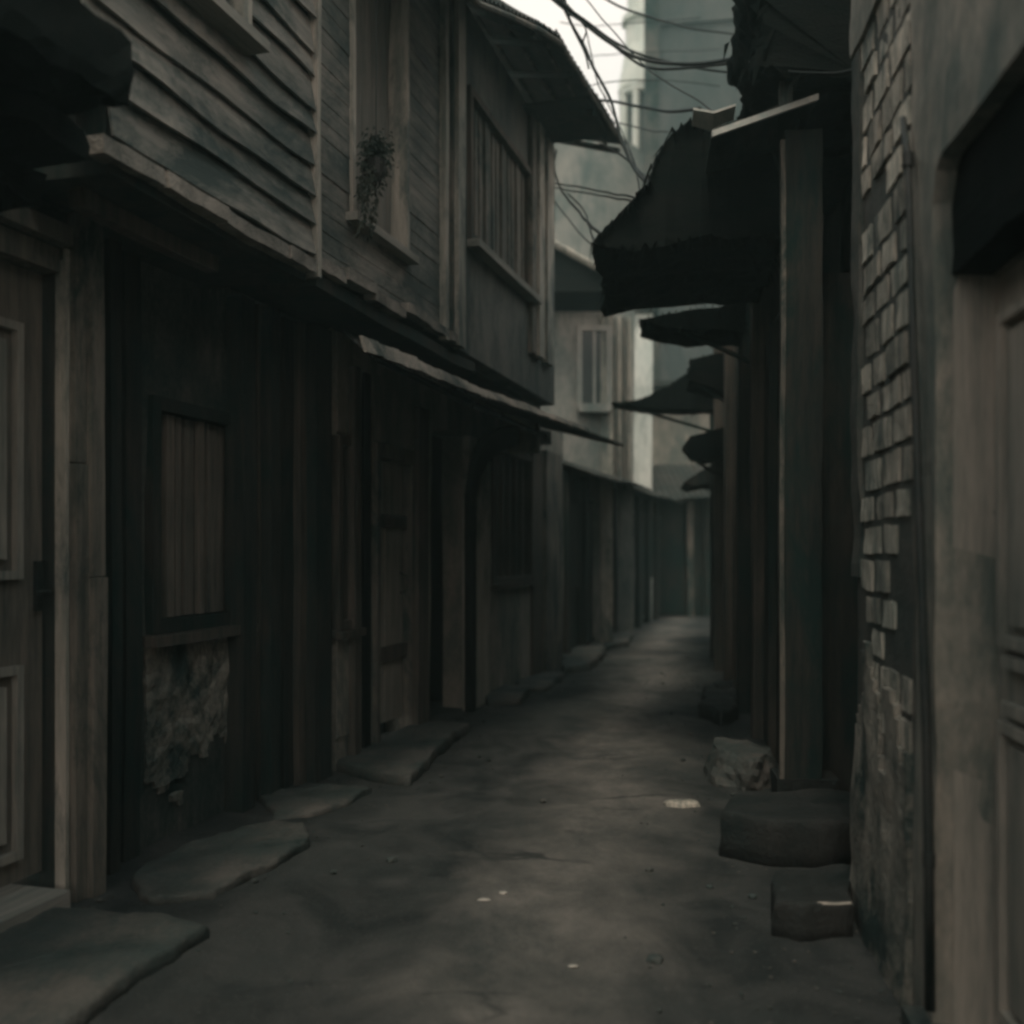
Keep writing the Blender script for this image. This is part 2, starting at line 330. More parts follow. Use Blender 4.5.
def corrug(p_in, p_out, pitch=.09, amp=.014, rows=5, th=.006, sag=0, rag=.03, seed=0):
    """corrugated sheet between two polylines (inner/high, outer/low)"""
    def walk(P):
        P = [Vector(p) for p in P]; Ls = [0]
        for a, b in zip(P, P[1:]): Ls.append(Ls[-1]+(b-a).length)
        def f(t):
            d = t*Ls[-1]
            for i in range(len(P)-1):
                if d <= Ls[i+1]+1e-9: return P[i].lerp(P[i+1], (d-Ls[i])/max(1e-9, Ls[i+1]-Ls[i]))
            return P[-1]
        return f, Ls[-1]
    fi, _ = walk(p_in); fo, ln = walk(p_out); n = int(ln/pitch*6); g = []
    for r in range(rows+1):
        row = []
        for i in range(n+1):
            t = i/n; p = fi(t); q = fo(t); k = r/rows
            e = 1+rag*noise.noise(Vector((math.floor(t*ln/.55)*3.3, seed, 0)))*2+rag*.4*noise.noise(Vector((t*ln*3, seed, 4)))
            c = p.lerp(q, k*e if r == rows else k)
            c.z += amp*math.sin(t*ln/pitch*2*math.pi)+sag*math.sin(k*math.pi)+.012*noise.noise(Vector((t*ln*1.3, k*2, seed)))
            row.append(c)
        g.append(row)
    return MB().sheet(g, th)

# ------------------------------------------------------------------ ground
m = MB(); m.box(-600, 600, -600, 900, -.5, -.012, seg=2000); tag(m.build('ground', 'ground'), kind='structure')
m = MB(); g = []
for i in range(150):
    Y = -3+i*.17; row = []
    for j in range(42):
        X = -4+j*.23
        row.append((X, Y, .012*noise.noise(Vector((X*.9, Y*.7, 0)))+.005*noise.noise(Vector((X*4, Y*3, 5)))+.004))
    g.append(row)
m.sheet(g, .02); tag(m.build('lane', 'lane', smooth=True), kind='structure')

# ------------------------------------------------------------------ LEFT 1: nearest house with panelled door
A = LW.thing('plastered_house', 'nearest house on the left with a dark eave over its panelled wooden door', 'house')
y = LW.y
ud0, ud1 = lp(-230, 0), lp(45, -.03)           # door leaf
uc = lp(107, .09)                              # house corner
zt = 2.30; fb = .10
m = MB(); ys = fine((y(-.25), y(.02)), .3)
m.cells(fine((-2.6, ud0-.06, ud1+.05, uc-.02), .3), ys, fine((0, fb, zt+.06, 3.4), .3), lambda a, b, c: not (ud0-.06 < a < ud1+.05 and c < zt+.06))
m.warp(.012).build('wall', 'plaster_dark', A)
m = MB(); m.box(uc-.36, uc-.02, y(.02), y(-2.5), 0, 2.5); m = MB(); m.box(uc-.12, uc-.03, y(-.25), y(-3.2), 0, 3.4); m.warp(.01).build('side_wall', 'plaster_dark', A)
D = MB().box(ud0, ud1, y(-.10), y(-.045), fb+.03, zt, bev=.006).warp(.006).build('door', 'wood_shade', A)
# raised rails, stiles and panel fields of the door
m = MB()
def frame_rect(m, a, b, c, d, w, v0, v1, side, bev=.006):
    yy = (lambda v: -v) if side > 0 else (lambda v: v)
    m.box(a, a+w, yy(v0), yy(v1), c, d, bev=bev); m.box(b-w, b, yy(v0), yy(v1), c, d, bev=bev)
    m.box(a+w+.001, b-w-.001, yy(v0), yy(v1), c, c+w, bev=bev); m.box(a+w+.001, b-w-.001, yy(v0), yy(v1), d-w, d, bev=bev)
pu1 = lp(28, 0)
for (c, d) in ((LW.z(10, 866), LW.z(10, 668)), (LW.z(10, 580), LW.z(10, 318))):
    for (a, b) in ((pu1-.36, pu1), (pu1-.86, pu1-.48)):
        frame_rect(m, a, b, c, d, .03, -.044, -.018, 1)
        m.box(a+.07, b-.07, y(-.044), y(-.026), c+.07, d-.07, bev=.008)
m.warp(.004).build('panel_moulding', 'door_wood', D)
MB().box(ud1-.045, ud1-.015, y(-.043), y(-.025), 1.08, 1.26, bev=.004).tube([(ud1-.03, y(-.03), 1.15), (ud1-.03, y(.02), 1.15), (ud1-.06, y(.035), 1.15), (ud1-.12, y(.035), 1.15)], .007).build('handle', 'iron', D)
m = MB(); m.box(ud1+.03, lp(57, .0), y(-.08), y(-.012), .02, zt+.06, bev=.006); m.warp(.005).build('door_frame', 'wood_dark', A)
m = MB(); m.box(lp(57, .0)+.002, lp(68, .03), y(-.05), y(.035), .02, zt+.10, bev=.008); m.warp(.005).build('door_jamb', 'trim', A)
m = MB(); m.box(ud0-.1, lp(69, .06), y(-.08), y(.075), zt+.101, zt+.17, bev=.008); m.box(ud0-.1, ud1, y(-.08), y(.03), zt+.004, zt+.09, bev=.006); m.warp(.005).build('lintel', 'wood_v', A)
m = MB(); m.box(lp(68, .03)+.006, lp(90, .07), y(-.1), y(.065), 0, 1.62, bev=.008); m.box(lp(68, .03)+.006, lp(89, .07), y(-.1), y(.06), 1.625, 2.66, bev=.008)
m.box(lp(91, .08)+.004, uc, y(-.25), y(.09), 0, 1.2, bev=.01); m.box(lp(91, .08)+.004, uc-.004, y(-.25), y(.083), 1.204, 2.7, bev=.01)
m.warp(.01, 1.5).build('corner_post', 'wood_v', A)
m = MB(); m.box(ud0-.3, lp(68, .1), y(-.24), y(.11), .0, .085, bev=.012); m.warp(.006).build('door_sill', 'trim_h', A)
# dark eave: stepped ragged soffit reaching over the lane
m = MB()
ue = LW.u(132, .72)
for i, (v1, z0, z1, du) in enumerate(((.30, 2.40, 2.50, -.02), (.50, 2.504, 2.60, .0), (.72, 2.604, 2.80, .02))):
    m.box(-2.6, ue+du+.10-.12*(i == 2)+.05*(i == 0), y(-.2), y(v1), z0, z1, seg=.05)
m.warp(.03, 2.3).rough(.022, 8).rough(.012, 25).build('eave', 'thatch_shade', A)
m = MB(); m.box(-2.6, ue-.45, y(-3.2), y(.60), 2.83, 2.95, seg=.3).warp(.02).build('roof', 'roof', A)
shift_to(A, (uc-.3, 0, 0))

# ------------------------------------------------------------------ LEFT 2: timber house with lapped boards
B = LW.thing('timber_house', 'dark timber house with wide lapped boards jutting over a shadowed ground floor', 'house')
b0, b1 = uc+.01, lp(334, -.05)
VB = -.12
wu0, wu1 = lp(147, VB), lp(238, VB); wz0, wz1 = LW.z(190, 632, VB), LW.z(190, 405, VB)
m = MB(); m.cells(fine((b0, wu0, wu1, b1), .3), fine((y(VB-.2), y(VB)), .3), fine((0, wz0, wz1, 2.9), .25), lambda a, b, c: not (wu0 < a < wu1 and wz0 < c < wz1))
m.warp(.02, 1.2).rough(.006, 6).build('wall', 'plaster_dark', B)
m = MB(); m.cells(fine((wu0-.02, wu1+.02), .03), [y(VB+.016), y(VB-.01)], fine((.05, wz0-.036), .03), lambda a, b, c: c > .26+.26*noise.noise(Vector((a*3.3, c*2.5, 4)))+.16*noise.noise(Vector((a*9, c*9, 1)))); m.rough(.010, 6).rough(.012, 17); m.build('plinth', 'rubble', B)
m = MB(); m.box(wu0-.05, wu1+.05, y(VB-.1), y(VB+.085), wz0-.033, wz0+.012, bev=.006); m.warp(.01).build('window_sill', 'wood_mid', B)
W = MB(); frame_rect(W, wu0, wu1, wz0+.014, wz1, .06, VB-.1, VB+.03, 1); W = W.warp(.006).build('window', 'wood_dark', B)
m = MB(); n = 7
for i in range(n):
    a = wu0+.065+(wu1-wu0-.13)*i/n; b = a+(wu1-wu0-.13)/n-(.012, .03, .045, .014, .05, .02, .01)[i]
    dv = .012*((i*5) % 3)
    m.box(a, b, y(VB-.06+dv), y(VB-.03+dv), wz0+.08, wz1-.065, bev=.004)
m.warp(.005).build('shutter_boards', 'wood_shade', W)
m = MB(); m.box(wu0+.05, wu1-.05, y(VB-.12), y(VB-.105), wz0+.05, wz1-.05); m.build('backing_board', 'thatch_shade', W)
# upright posts and planks between the window and the next house
for (p0, p1, v, mt) in ((112, 122, -.02, 'wood_dark'), (126, 142, -.07, 'wood_dark'), (243, 256, -.02, 'wood_dark'), (259, 270, -.06, 'wood_mid'), (272, 281, .0, 'wood_dark'), (284, 297, -.07, 'wood_dark'), (300, 313, -.03, 'wood_mid'), (316, 332, .03, 'wood_dark')):
    m = MB(); m.box(lp(p0, v), lp(p1, v), y(VB+.002), y(v), 0.0, 2.56, bev=.007, seg=.2); m.warp(.012, 1.3, p0*.1).build('post', mt, B)
VJ = .43; jz = 2.60
ju0, ju1 = lp(80, VJ), lp(309, VJ); jf = lp(106, VJ)
wnu0, wnu1, wnz = lp(150, VJ), lp(234, VJ), LW.z(234, 30, VJ)
jq = LW.z(105, 100, VJ)
m = MB(); m.cells(fine((ju0, jf, wnu0, wnu1, ju1), .3), fine((y(VJ-.12), y(VJ-.005)), .3), fine((jz+.04, jq, wnz, 4.4, 5.05), .3), lambda a, b, c: not (wnu0 < a < wnu1 and wnz < c < 4.4) and not (a < jf and c < jq))
m.build('upper_wall', 'wood_dark', B)
m = MB(); clapboards(m, ju0, ju1-.004, jz+.05, 5.0, VJ, .135, 1, lap=.024, th=.013, wob=.008, seed=1, holes=((wnu0-.05, wnu1+.05, wnz-.04, 4.45), (ju0-.1, lp(105, VJ), 0, LW.z(105, 100, VJ))))
m.build('lapped_boards', 'wood_h', B)
Wn = MB(); frame_rect(Wn, wnu0-.045, wnu1+.045, wnz-.03, 4.44, .06, VJ-.08, VJ+.055, 1); 
Wn.box(wnu1-.13, wnu1-.09, y(VJ-.05), y(VJ+.02), wnz+.04, 4.37)
Wn = Wn.warp(.006).build('upper_window', 'trim', B)
MB().box(wnu0, wnu1, y(VJ-.07), y(VJ-.055), wnz, 4.4).build('pane', 'glass', Wn)
MB().box(wnu0-.09, wnu1+.07, y(VJ-.02), y(VJ+.12), wnz-.075, wnz-.034, bev=.006).warp(.008).build('sill', 'trim_h', Wn)
MB().box(jf+.02, ju1, y(-.1), y(VJ-.01), jz-.06, jz+.03, seg=.25).warp(.015).build('jetty_floor', 'wood_dark', B)
m = MB()                                   # broken bottom fascia
u = lp(104, VJ+.04); k = 0
while u < ju1-.02:
    ln = .32+.2*((k*7) % 5)/5; e = min(u+ln, ju1); dz = .018*math.sin(k*3.1)
    m.box(u, e-.012, y(VJ-.02), y(VJ+.045+.010*(k % 2)), jz-.03+dz, jz+.028+dz*.4, seg=.07, bev=.004); u = e; k += 1
m.warp(.014, 3).rough(.007, 11).build('bottom_fascia', 'roof_edge', B)
m = MB(); m.box(jf+.1, ju1-.5, y(VJ-.22), y(VJ-.16), jz-.13, jz-.065, seg=.15).warp(.02, 2).build('under_batten', 'wood_mid', B)
m = MB(); m.box(ju1+.002, ju1+.034, y(VJ-.05), y(VJ+.045), jz-.04, 5.2, bev=.004, seg=.2).warp(.006, 1.3).build('edge_strip', 'trim', B)
MB().box(ju0, ju1+.02, y(-2.6), y(VJ+.55), 5.06, 5.14, seg=.4).warp(.02).build('roof', 'roof', B)
MB().box(b0+.04, b0+.12, y(VB-.21), y(-2.6), 0, 5.0).build('side_wall', 'plaster_dark', B)
shift_to(B, ((b0+b1)/2, 0, 0))

# ------------------------------------------------------------------ LEFT 3: the longer house
Hh = LW.thing('shingled_house', 'longer house with slatted upper windows, deep roof eave and pent roof over its doors', 'house')
c0, c1 = lp(336, 0), lp(563, 0)
u0, u1 = ju1+.04, LW.u(555, VJ)
d0, d1 = lp(374, 0), lp(416, 0); dz1 = LW.z(395, 455)
o0, o1 = lp(431, 0), lp(468, 0); oz1 = LW.z(450, 432)
w0, w1 = lp(337, 0), lp(352, 0); w2, w3 = lp(491, 0), lp(531, 0)
z0_, z1_ = LW.z(344, 625), LW.z(344, 440); z2_, z3_ = LW.z(510, 580), LW.z(510, 452)
def solid(a, b, c):
    if d0 < a < d1 and c < dz1: return False
    if o0 < a < o1 and c < oz1: return False
    if w0 < a < w1 and z0_ < c < z1_: return False
    if w2 < a < w3 and z2_ < c < z3_: return False
    return True
m = MB(); m.cells(fine((c0, w0, w1, d0, d1, o0, o1, w2, w3, c1), .25), fine((y(-.22), y(0)), .3), fine((0, z0_, z1_, dz1, oz1, z2_, z3_, 2.75), .25), solid)
m.warp(.015, 1.2).rough(.004, 6).build('wall', 'plaster', Hh)
MB().box(c1-.16, c1-.01, y(-.22), y(-2.6), 0, 2.7).build('end_wall', 'plaster', Hh)
# recess behind the opening, its darkness put into black walls
m = MB(); m.box(o0-.3, o1+.3, y(-1.1), y(-1.0), 0, 2.7); m.box(o0-.35, o0-.3, y(-1.1), y(-.23), 0, 2.7); m.box(o1+.3, o1+.35, y(-1.1), y(-.23), 0, 2.7); m.box(o0-.35, o1+.35, y(-1.1), y(-.23), 2.70, 2.76); m.build('passage', 'thatch_shade', Hh)
Dr = MB()
n = 4
for i in range(n):
    a = d0+.03+(d1-d0-.06)*i/n; Dr.box(a, a+(d1-d0-.06)/n-.008, y(-.12-.006*(i % 2)), y(-.08-.006*(i % 2)), .14, dz1-.045, bev=.004)
Dr = Dr.warp(.006).build('door', 'door_wood', Hh)
MB().box(d0+.03, d1-.03, y(-.079), y(-.055), .55, .65, bev=.004).build('cross_rail', 'wood_mid', Dr)
MB().box(d0+.03, d1-.03, y(-.079), y(-.055), 1.45, 1.54, bev=.004).build('cross_rail', 'wood_mid', Dr)
MB().tube([(d1-.12, y(-.07), 1.0), (d1-.12, y(-.02), 1.02), (d1-.12, y(-.02), 1.12), (d1-.12, y(-.07), 1.14)], .008).build('handle', 'iron', Dr)
m = MB(); m.box(d0-.03, d0+.028, y(-.13), y(.035), 0, dz1+.05, bev=.005); m.box(d1-.028, d1+.04, y(-.13), y(.035), 0, dz1+.05, bev=.005); m.box(d0+.03, d1-.03, y(-.13), y(.03), dz1-.04, dz1+.05, bev=.005)
m.warp(.006).build('door_frame', 'wood_v', Hh)
for (a, b, c, d) in ((w0, w1, z0_, z1_), (w2, w3, z2_, z3_)):
    Wf = MB(); frame_rect(Wf, a-.02, b+.02, c-.02, d+.02, .05, -.1, .03, 1)
    n = max(2, int((b-a)/.22))
    for i in range(1, n): Wf.box(a+(b-a)*i/n-.014, a+(b-a)*i/n+.014, y(-.07), y(-.02), c+.03, d-.03)
    Wf.box(a-.06, b+.06, y(-.05), y(.07), c-.07, c-.024, bev=.006)
    Wf = Wf.warp(.006).build('window', 'wood_mid', Hh)
    MB().box(a, b, y(-.13), y(-.115), c, d).build('pane', 'glass', Wf)
MB().box(lp(373, .01), lp(416, .01), y(.002), y(.012), dz1+.06, 2.42, seg=.2).build('over_door_panel', 'plaster', Hh)
MB().box(lp(337, .01), lp(353, .01), y(.002), y(.012), z1_+.04, 2.42, seg=.2).build('over_window_panel', 'plaster', Hh)
MB().box(lp(337, .01), lp(353, .01), y(.002), y(.012), .2, z0_-.08, seg=.2).build('under_window_panel', 'plaster', Hh)
for (p0, p1, v, mt, zz) in ((355, 361, .05, 'wood_mid', 2.4), (364, 371, .02, 'thatch_shade', 2.4), (419, 429, .05, 'wood_mid', 2.3), (469, 490, .06, 'trim', 2.22), (533, 543, .04, 'wood_mid', 2.3), (547, 562, .06, 'wood_v', 2.35)):
    MB().box(lp(p0, v), lp(p1, v), y(.002), y(v), 0, zz, bev=.008, seg=.2).warp(.008, 1.3).build('pilaster', mt, Hh)
# curved timber bracket springing from the pilaster to the pent roof
ctr = [(lp(466, .06), .02), (lp(466, .06), .7), (lp(466, .06), 1.30), (lp(466.5, .06), 1.72), (lp(471, .06), 1.95), (lp(480, .06), 2.12), (lp(493, .06), 2.25), (lp(512, .06), 2.36), (lp(545, .06), 2.46)]
thk = (.05, .055, .06, .07, .09, .10, .10, .09, .07); up_, dn_ = [], []
for k in range(len(ctr)):
    a = Vector(ctr[max(0, k-1)]); b = Vector(ctr[min(len(ctr)-1, k+1)]); d = (b-a).normalized(); n_ = Vector((-d.y, d.x))
    up_.append(tuple(Vector(ctr[k])+n_*thk[k])); dn_.append(tuple(Vector(ctr[k])-n_*thk[k]))
m = MB(); m.prism(up_+dn_[::-1], 'y', y(.065), y(.13), bev=.006); m.warp(.004).build('arched_bracket', 'thatch_shade', Hh)
m = MB(); wl, wr_ = lp(490, .01)+.01, lp(533, .01)-.01
m.cells(fine((wl, w2-.07, w3+.07, wr_+.45), .2), [y(.014), y(.002)], fine((.02, z2_-.09, z3_+.03, 2.3), .2), lambda a, b, c: not (w2-.07 < a < w3+.07 and z2_-.09 < c < z3_+.03))
m.warp(.004).build('added_wall_panel', 'plaster', Hh)  # panel added against the pent roof's shade, in the wall's own plaster
# --- upper storey
s0, s1 = lp(468, VJ), lp(530, VJ); sz0, sz1 = LW.z(497, 264, VJ), 4.45
v0, v1 = lp(350, VJ), lp(404, VJ); vz0 = LW.z(380, 232, VJ)
m = MB(); m.cells(fine((u0, v0, v1, s0, s1, u1), .3), fine((y(VJ-.14), y(VJ-.004)), .3), fine((2.64, vz0, sz0, sz1, 4.5, 5.02), .3), lambda a, b, c: not ((v0 < a < v1 and vz0 < c < 4.5) or (s0 < a < s1 and sz0 < c < sz1)))
m.warp(.008).build('upper_wall', 'plaster_mid', Hh)
MB().box(u1-.15, u1, y(VJ-.145), y(-2.4), 2.2, 5.0).build('upper_end_wall', 'plaster', Hh)
m = MB(); clapboards(m, u0, lp(445, VJ), 2.64, 5.0, VJ, .088, 1, lap=.004, th=.005, wob=.002, seed=4, holes=((v0-.02, v1+.02, vz0-.02, 4.52),)); m.build('narrow_boards', 'wood_h', Hh)
# curtained window
Wc = MB(); frame_rect(Wc, v0-.02, v1+.02, vz0-.03, 4.52, .035, VJ-.1, VJ+.028, 1); Wc = Wc.warp(.008).build('curtained_window', 'trim', Hh)
MB().box(v0-.06, v1+.05, y(VJ-.02), y(VJ+.075), vz0-.075, vz0-.034, bev=.006, seg=.12).warp(.01, 2).build('sill', 'trim_h', Wc)
m = MB(); g = []
for r in range(16):
    row = []
    for i in range(46):
        t = i/45; row.append((v0+.02+(v1-v0-.04)*t, y(VJ-.085+.018*math.sin(t*38+.6*math.sin(r*.5))), vz0+.02+(4.48-vz0)*r/15))
    g.append(row)
top = [[m.bm.verts.new(p) for p in r] for r in g]
for i in range(15):
    for j in range(45): m.bm.faces.new((top[i][j], top[i][j+1], top[i+1][j+1], top[i+1][j]))
cu = m.build('curtain', 'cloth', Wc, smooth=True); sm = cu.modifiers.new('thick', 'SOLIDIFY'); sm.thickness = .003
MB().box(v0, v1, y(VJ-.14), y(VJ-.125), vz0, 4.5).build('backing', 'wood_dark', Wc)
# corner posts
for (p0, p1, v, mt) in ((446, 449, VJ+.05, 'trim'), (453, 457, VJ+.04, 'wood_v'), (459, 466, VJ+.07, 'trim'), (533, 537, VJ+.04, 'wood_v'), (540, 545, VJ+.06, 'trim'), (548, 554, VJ+.05, 'trim')):
    MB().box(lp(p0, v), lp(p1, v), y(VJ-.003), y(v), 2.62 if p0 < 500 else 2.95, 4.98, bev=.005, seg=.25).warp(.006, 1.2).build('upper_post', mt, Hh)
# slatted shutters
Ws = MB(); frame_rect(Ws, s0-.02, s1+.02, sz0-.02, sz1+.02, .05, VJ-.08, VJ+.03, 1); Ws = Ws.warp(.006).build('slatted_window', 'wood_mid', Hh)
n = 15; m = MB()
for i in range(n):
    a = s0+.035+(s1-s0-.07)*i/n; m.box(a, a+(s1-s0-.07)/n*.62, y(VJ-.06), y(VJ-.03+.014*((i*3) % 4 == 0)), sz0+.02, sz1-.02, bev=.003, seg=.5)
m.warp(.005).build('slats', 'wood_v', Ws)
MB().box(s0, s1, y(VJ-.12), y(VJ-.105), sz0, sz1).build('backing', 'wood_dark', Ws)
MB().box(s0-.03, s1+.06, y(VJ-.0), y(VJ+.09), sz0-.075, sz0-.024, bev=.006, seg=.2).warp(.008).build('sill', 'trim_h', Ws)
MB().box(u0, u1, y(-.24), y(VJ-.14), 2.60, 2.66, seg=.3).warp(.01).build('jetty_floor', 'wood_dark', Hh)
m = MB(); u = u0; k = 0; ue2 = lp(470, VJ+.1)
while u < ue2:
    ln = .25+.25*((k*7) % 5)/5; e = min(u+ln, ue2); dz = .02*math.sin(k*2.3)
    m.box(u, e-.01, y(VJ-.02), y(VJ+.05+.012*(k % 2)), jz+.0+dz+.02*k*.5, jz+.055+dz+.02*k*.5, seg=.07, bev=.004); u = e; k += 1
m.warp(.016, 3).rough(.008, 11).build('bottom_fascia', 'roof_edge', Hh)
m = MB(); m.box(u0, ue2+.35, y(VJ-.3), y(VJ+.02), 2.52, 2.585, seg=.15); m.warp(.02, 2).build('jetty_beam', 'wood_dark', Hh)
# --- pent roof over the ground floor
inn = [(lp(352, .1), y(.02), 2.60), (c1-1.6, y(.02), 2.56)]
outp = []
for (px, py, Y) in ((366, 352, 4.42), (420, 372, 5.2), (470, 392, 5.9), (540, 415, 7.1), (590, 433, 8.0), (624, 445, 8.75)):
    p = at(px, py, Y); d = p-Vector((LW.x0, 0, 0)); outp.append((d.x*LW.sa+d.y*LW.ca, -(d.x*LW.ca-d.y*LW.sa), p.z))
pr = corrug(inn, outp, pitch=.075, amp=.012, rows=6, rag=.03, seed=3).build('pent_roof', 'roof', Hh)
m = MB(); 
for k in range(len(outp)-2):
    a, b = Vector(outp[k]), Vector(outp[k+1]); n = 8; hgt = .075-.010*k
    for i in range(n):
        p = a.lerp(b, i/n); q = a.lerp(b, (i+1.0)/n); dz = .003*math.sin(i*2.1+k)
        m.bm.verts.index_update()
        pr_pts = [(p.x, p.y-.012, p.z+dz), (q.x, q.y-.012, q.z+dz), (q.x, q.y-.012+.03, q.z+hgt+dz), (p.x, p.y-.012+.03, p.z+hgt+dz)]
        f = [m.bm.verts.new(c) for c in pr_pts]; gq = [m.bm.verts.new((c[0], c[1]+.018, c[2])) for c in pr_pts]
        m.bm.faces.new(f); m.bm.faces.new(gq[::-1])
        for j in range(4): m.bm.faces.new((f[j], gq[j], gq[(j+1) % 4], f[(j+1) % 4]))
m.rough(.005, 12).build('pent_fascia', 'roof_edge', Hh)
for k in range(7):
    uu = lp(375, 0)+k*.62
    if uu < lp(470, 0): MB().tube([(uu, y(.01), 2.52), (uu, y(.33), 2.36), (uu, y(.66), 2.20)], .022, 6).build('rafter', 'wood_dark', Hh)
# --- main eave
inn = [(ju1+.05, y(VJ-.3), 5.35), (u1+.2, y(VJ-.3), 5.35)]
outp = []
for (px, py, Y) in ((440, -55, 4.95), (480, -2, 5.5), (511, 10, 6.1), (540, 23, 6.7), (561, 36, 7.0), (592, 88, 7.9), (626, 143, 8.9)):
    p = at(px, py, Y); d = p-Vector((LW.x0, 0, 0)); outp.append((d.x*LW.sa+d.y*LW.ca, -(d.x*LW.ca-d.y*LW.sa), p.z))
corrug(inn, outp, pitch=.09, amp=.012, rows=7, rag=.015, seed=8, sag=-.03).build('roof', 'roof', Hh)
m = MB()
for fr in (.28, .55, .8, .985):      # battens running under the sheets
    P = []
    for t in range(13):
        k = t/12; i = min(len(outp)-2, int(k*(len(outp)-1))); f_ = k*(len(outp)-1)-i
        o_ = Vector(outp[i]).lerp(Vector(outp[i+1]), f_); n_ = Vector(inn[0]).lerp(Vector(inn[1]), k); q = n_.lerp(o_, fr); q.z -= .045; P.append(q)
    m.tube(P, .018, 6)
m.build('batten', 'wood_v', Hh)
for k in range(9):
    t = k/8; i = min(len(outp)-2, int(t*(len(outp)-1))); f_ = t*(len(outp)-1)-i
    o_ = Vector(outp[i]).lerp(Vector(outp[i+1]), f_); n_ = Vector(inn[0]).lerp(Vector(inn[1]), t); a_ = n_.lerp(o_, .15); b_ = n_.lerp(o_, .93); a_.z -= .09; b_.z -= .085
    MB().tube([a_, a_.lerp(b_, .5), b_], .028, 6).build('rafter', 'wood_dark', Hh)
# flat soffit boards closing the eave's far end
MB().box(u1-1.1, u1-.32, y(VJ-.1), y(VJ+.55), 4.93, 4.96, seg=.2).warp(.01).build('soffit', 'wood_dark', Hh)
shift_to(Hh, ((c0+c1)/2, 0, 0))

# ------------------------------------------------------------------ hanging plant at the curtained window
pw = LW.pos(lp(376, VJ+.16), VJ+.16)
pz = LW.z(376, 150, VJ+.16)
P = thing('hanging_plant', 'dark dried plant hanging on a string in front of the curtained upper window', 'plant', (pw.x, pw.y, pz-.1))
m = MB(); n = 12; rings = []
for (r, z) in ((.03, -.05), (.045, -.02), (.055, .03), (.057, .045), (.05, .045), (.04, .0)):
    rings.append([m.bm.verts.new((r*math.cos(2*math.pi*k/n), r*math.sin(2*math.pi*k/n), z)) for k in range(n)])
for a, b in zip(rings, rings[1:]):
    for k in range(n): m.bm.faces.new((a[k], a[(k+1) % n], b[(k+1) % n], b[k]))
m.bm.faces.new(rings[0]); m.bm.faces.new(rings[-1]); m.build('pot', 'iron', P)
m = MB()
def leaf(m, c, d, l, w):
    d = d.normalized(); s_ = d.cross(Vector((random.uniform(-1, 1), random.uniform(-1, 1), random.uniform(-1, 1)))).normalized()*w
    a = m.bm.verts.new(c); b = m.bm.verts.new(c+d*l*.5+s_); e = m.bm.verts.new(c+d*l+Vector((0, 0, -.01))); f = m.bm.verts.new(c+d*l*.5-s_)
    m.bm.faces.new((a, b, e, f))
for i in range(900):
    a = random.uniform(0, 6.28); r = abs(random.gauss(0, .035)); h = random.gauss(.07, .05)
    leaf(m, Vector((r*math.cos(a), r*math.sin(a), h)), Vector((math.cos(a), math.sin(a), random.uniform(-.8, .8))), random.uniform(.015, .03), .008)
for s_ in range(11):
    a = random.uniform(0, 6.28); x = .045*math.cos(a); yy = .045*math.sin(a); L_ = random.uniform(.12, .42)
    for k in range(int(L_*110)):
        z = .03-k/110; x += random.uniform(-.007, .003); leaf(m, Vector((x, yy, z)), Vector((random.uniform(-1, 1), random.uniform(-1, 1), -.4)), .03, .008)
m.build('foliage', 'leaf', P)
MB().tube([(0, 0, .05), (0, 0, .9)], .003, 5).build('string', 'cable', P)

# ------------------------------------------------------------------ RIGHT 0: rendered house with the deep door recess
yr = RW.y
E = RW.thing('rendered_house', 'nearest house on the right with a rendered lintel over its recessed wooden door', 'house')
q0, q1 = -1.0, rp(934, 0)                      # opening between behind the frame and px 934
q0 = 1.35
e1 = rp(914, 0)
oz = 2.30
def arch(a):                                    # lintel line with rounded corners
    d = min(a-q0, q1-a); r = .10
    return oz if d > r else oz-r+math.sqrt(max(0, r*r-(r-d)**2))
m = MB()
us = fine((-2.0, q0, q1, e1), .3); us = sorted(set(us+[q0+.02*i for i in range(9)]+[q1-.02*i for i in range(9)]))
m.cells(us, fine((yr(-.16), yr(0)), .3), fine((0, oz-.10, 3.6), .25), lambda a, b, c: not (q0 < a < q1 and c < oz-.10))
m.cells(fine((q0+.0, q1), .1), fine((yr(-.158), yr(-.002)), .3), fine((oz-.101, oz-.10+.001), .3), lambda *a: False)
# the straight band is cut back to the rounded line
m2 = MB(); m2.bm.free(); m2 = MB()
m.rough(.006, 5).warp(.012, 1.3).build('wall', 'plaster', E)
# corner fillets of the opening are solved by raising the band below
bpy.data.objects.remove(E.children[0])
m = MB(); prof = [(q0+(q1-q0)*i/40, arch(q0+(q1-q0)*i/40)) for i in range(41)]
m.cells(fine((-2.0, q0), .3), fine((yr(-.16), yr(0)), .2), fine((0, 3.6), .25), lambda *a: True)
m.cells(fine((q1, e1), .3), fine((yr(-.16), yr(0)), .2), fine((0, 3.6), .1), lambda *a: True)
nr = 13; g0 = [[m.bm.verts.new((p[0], yr(0), p[1]+(3.6-p[1])*j/nr)) for j in range(nr+1)] for p in prof]; g1 = [[m.bm.verts.new((p[0], yr(-.16), p[1]+(3.6-p[1])*j/nr)) for j in range(nr+1)] for p in prof]
for i in range(40):
    for j in range(nr):
        m.bm.faces.new((g0[i][j], g0[i+1][j], g0[i+1][j+1], g0[i][j+1])); m.bm.faces.new((g1[i][j], g1[i][j+1], g1[i+1][j+1], g1[i+1][j]))
    m.bm.faces.new((g0[i][0], g1[i][0], g1[i+1][0], g0[i+1][0]))
m.rough(.007, 5).warp(.012, 1.3).build('wall', 'plaster', E)
dd = -.14
k0, k1 = q0-.2, RW.u(990, dd); dzt = RW.z(992, 277, dd)
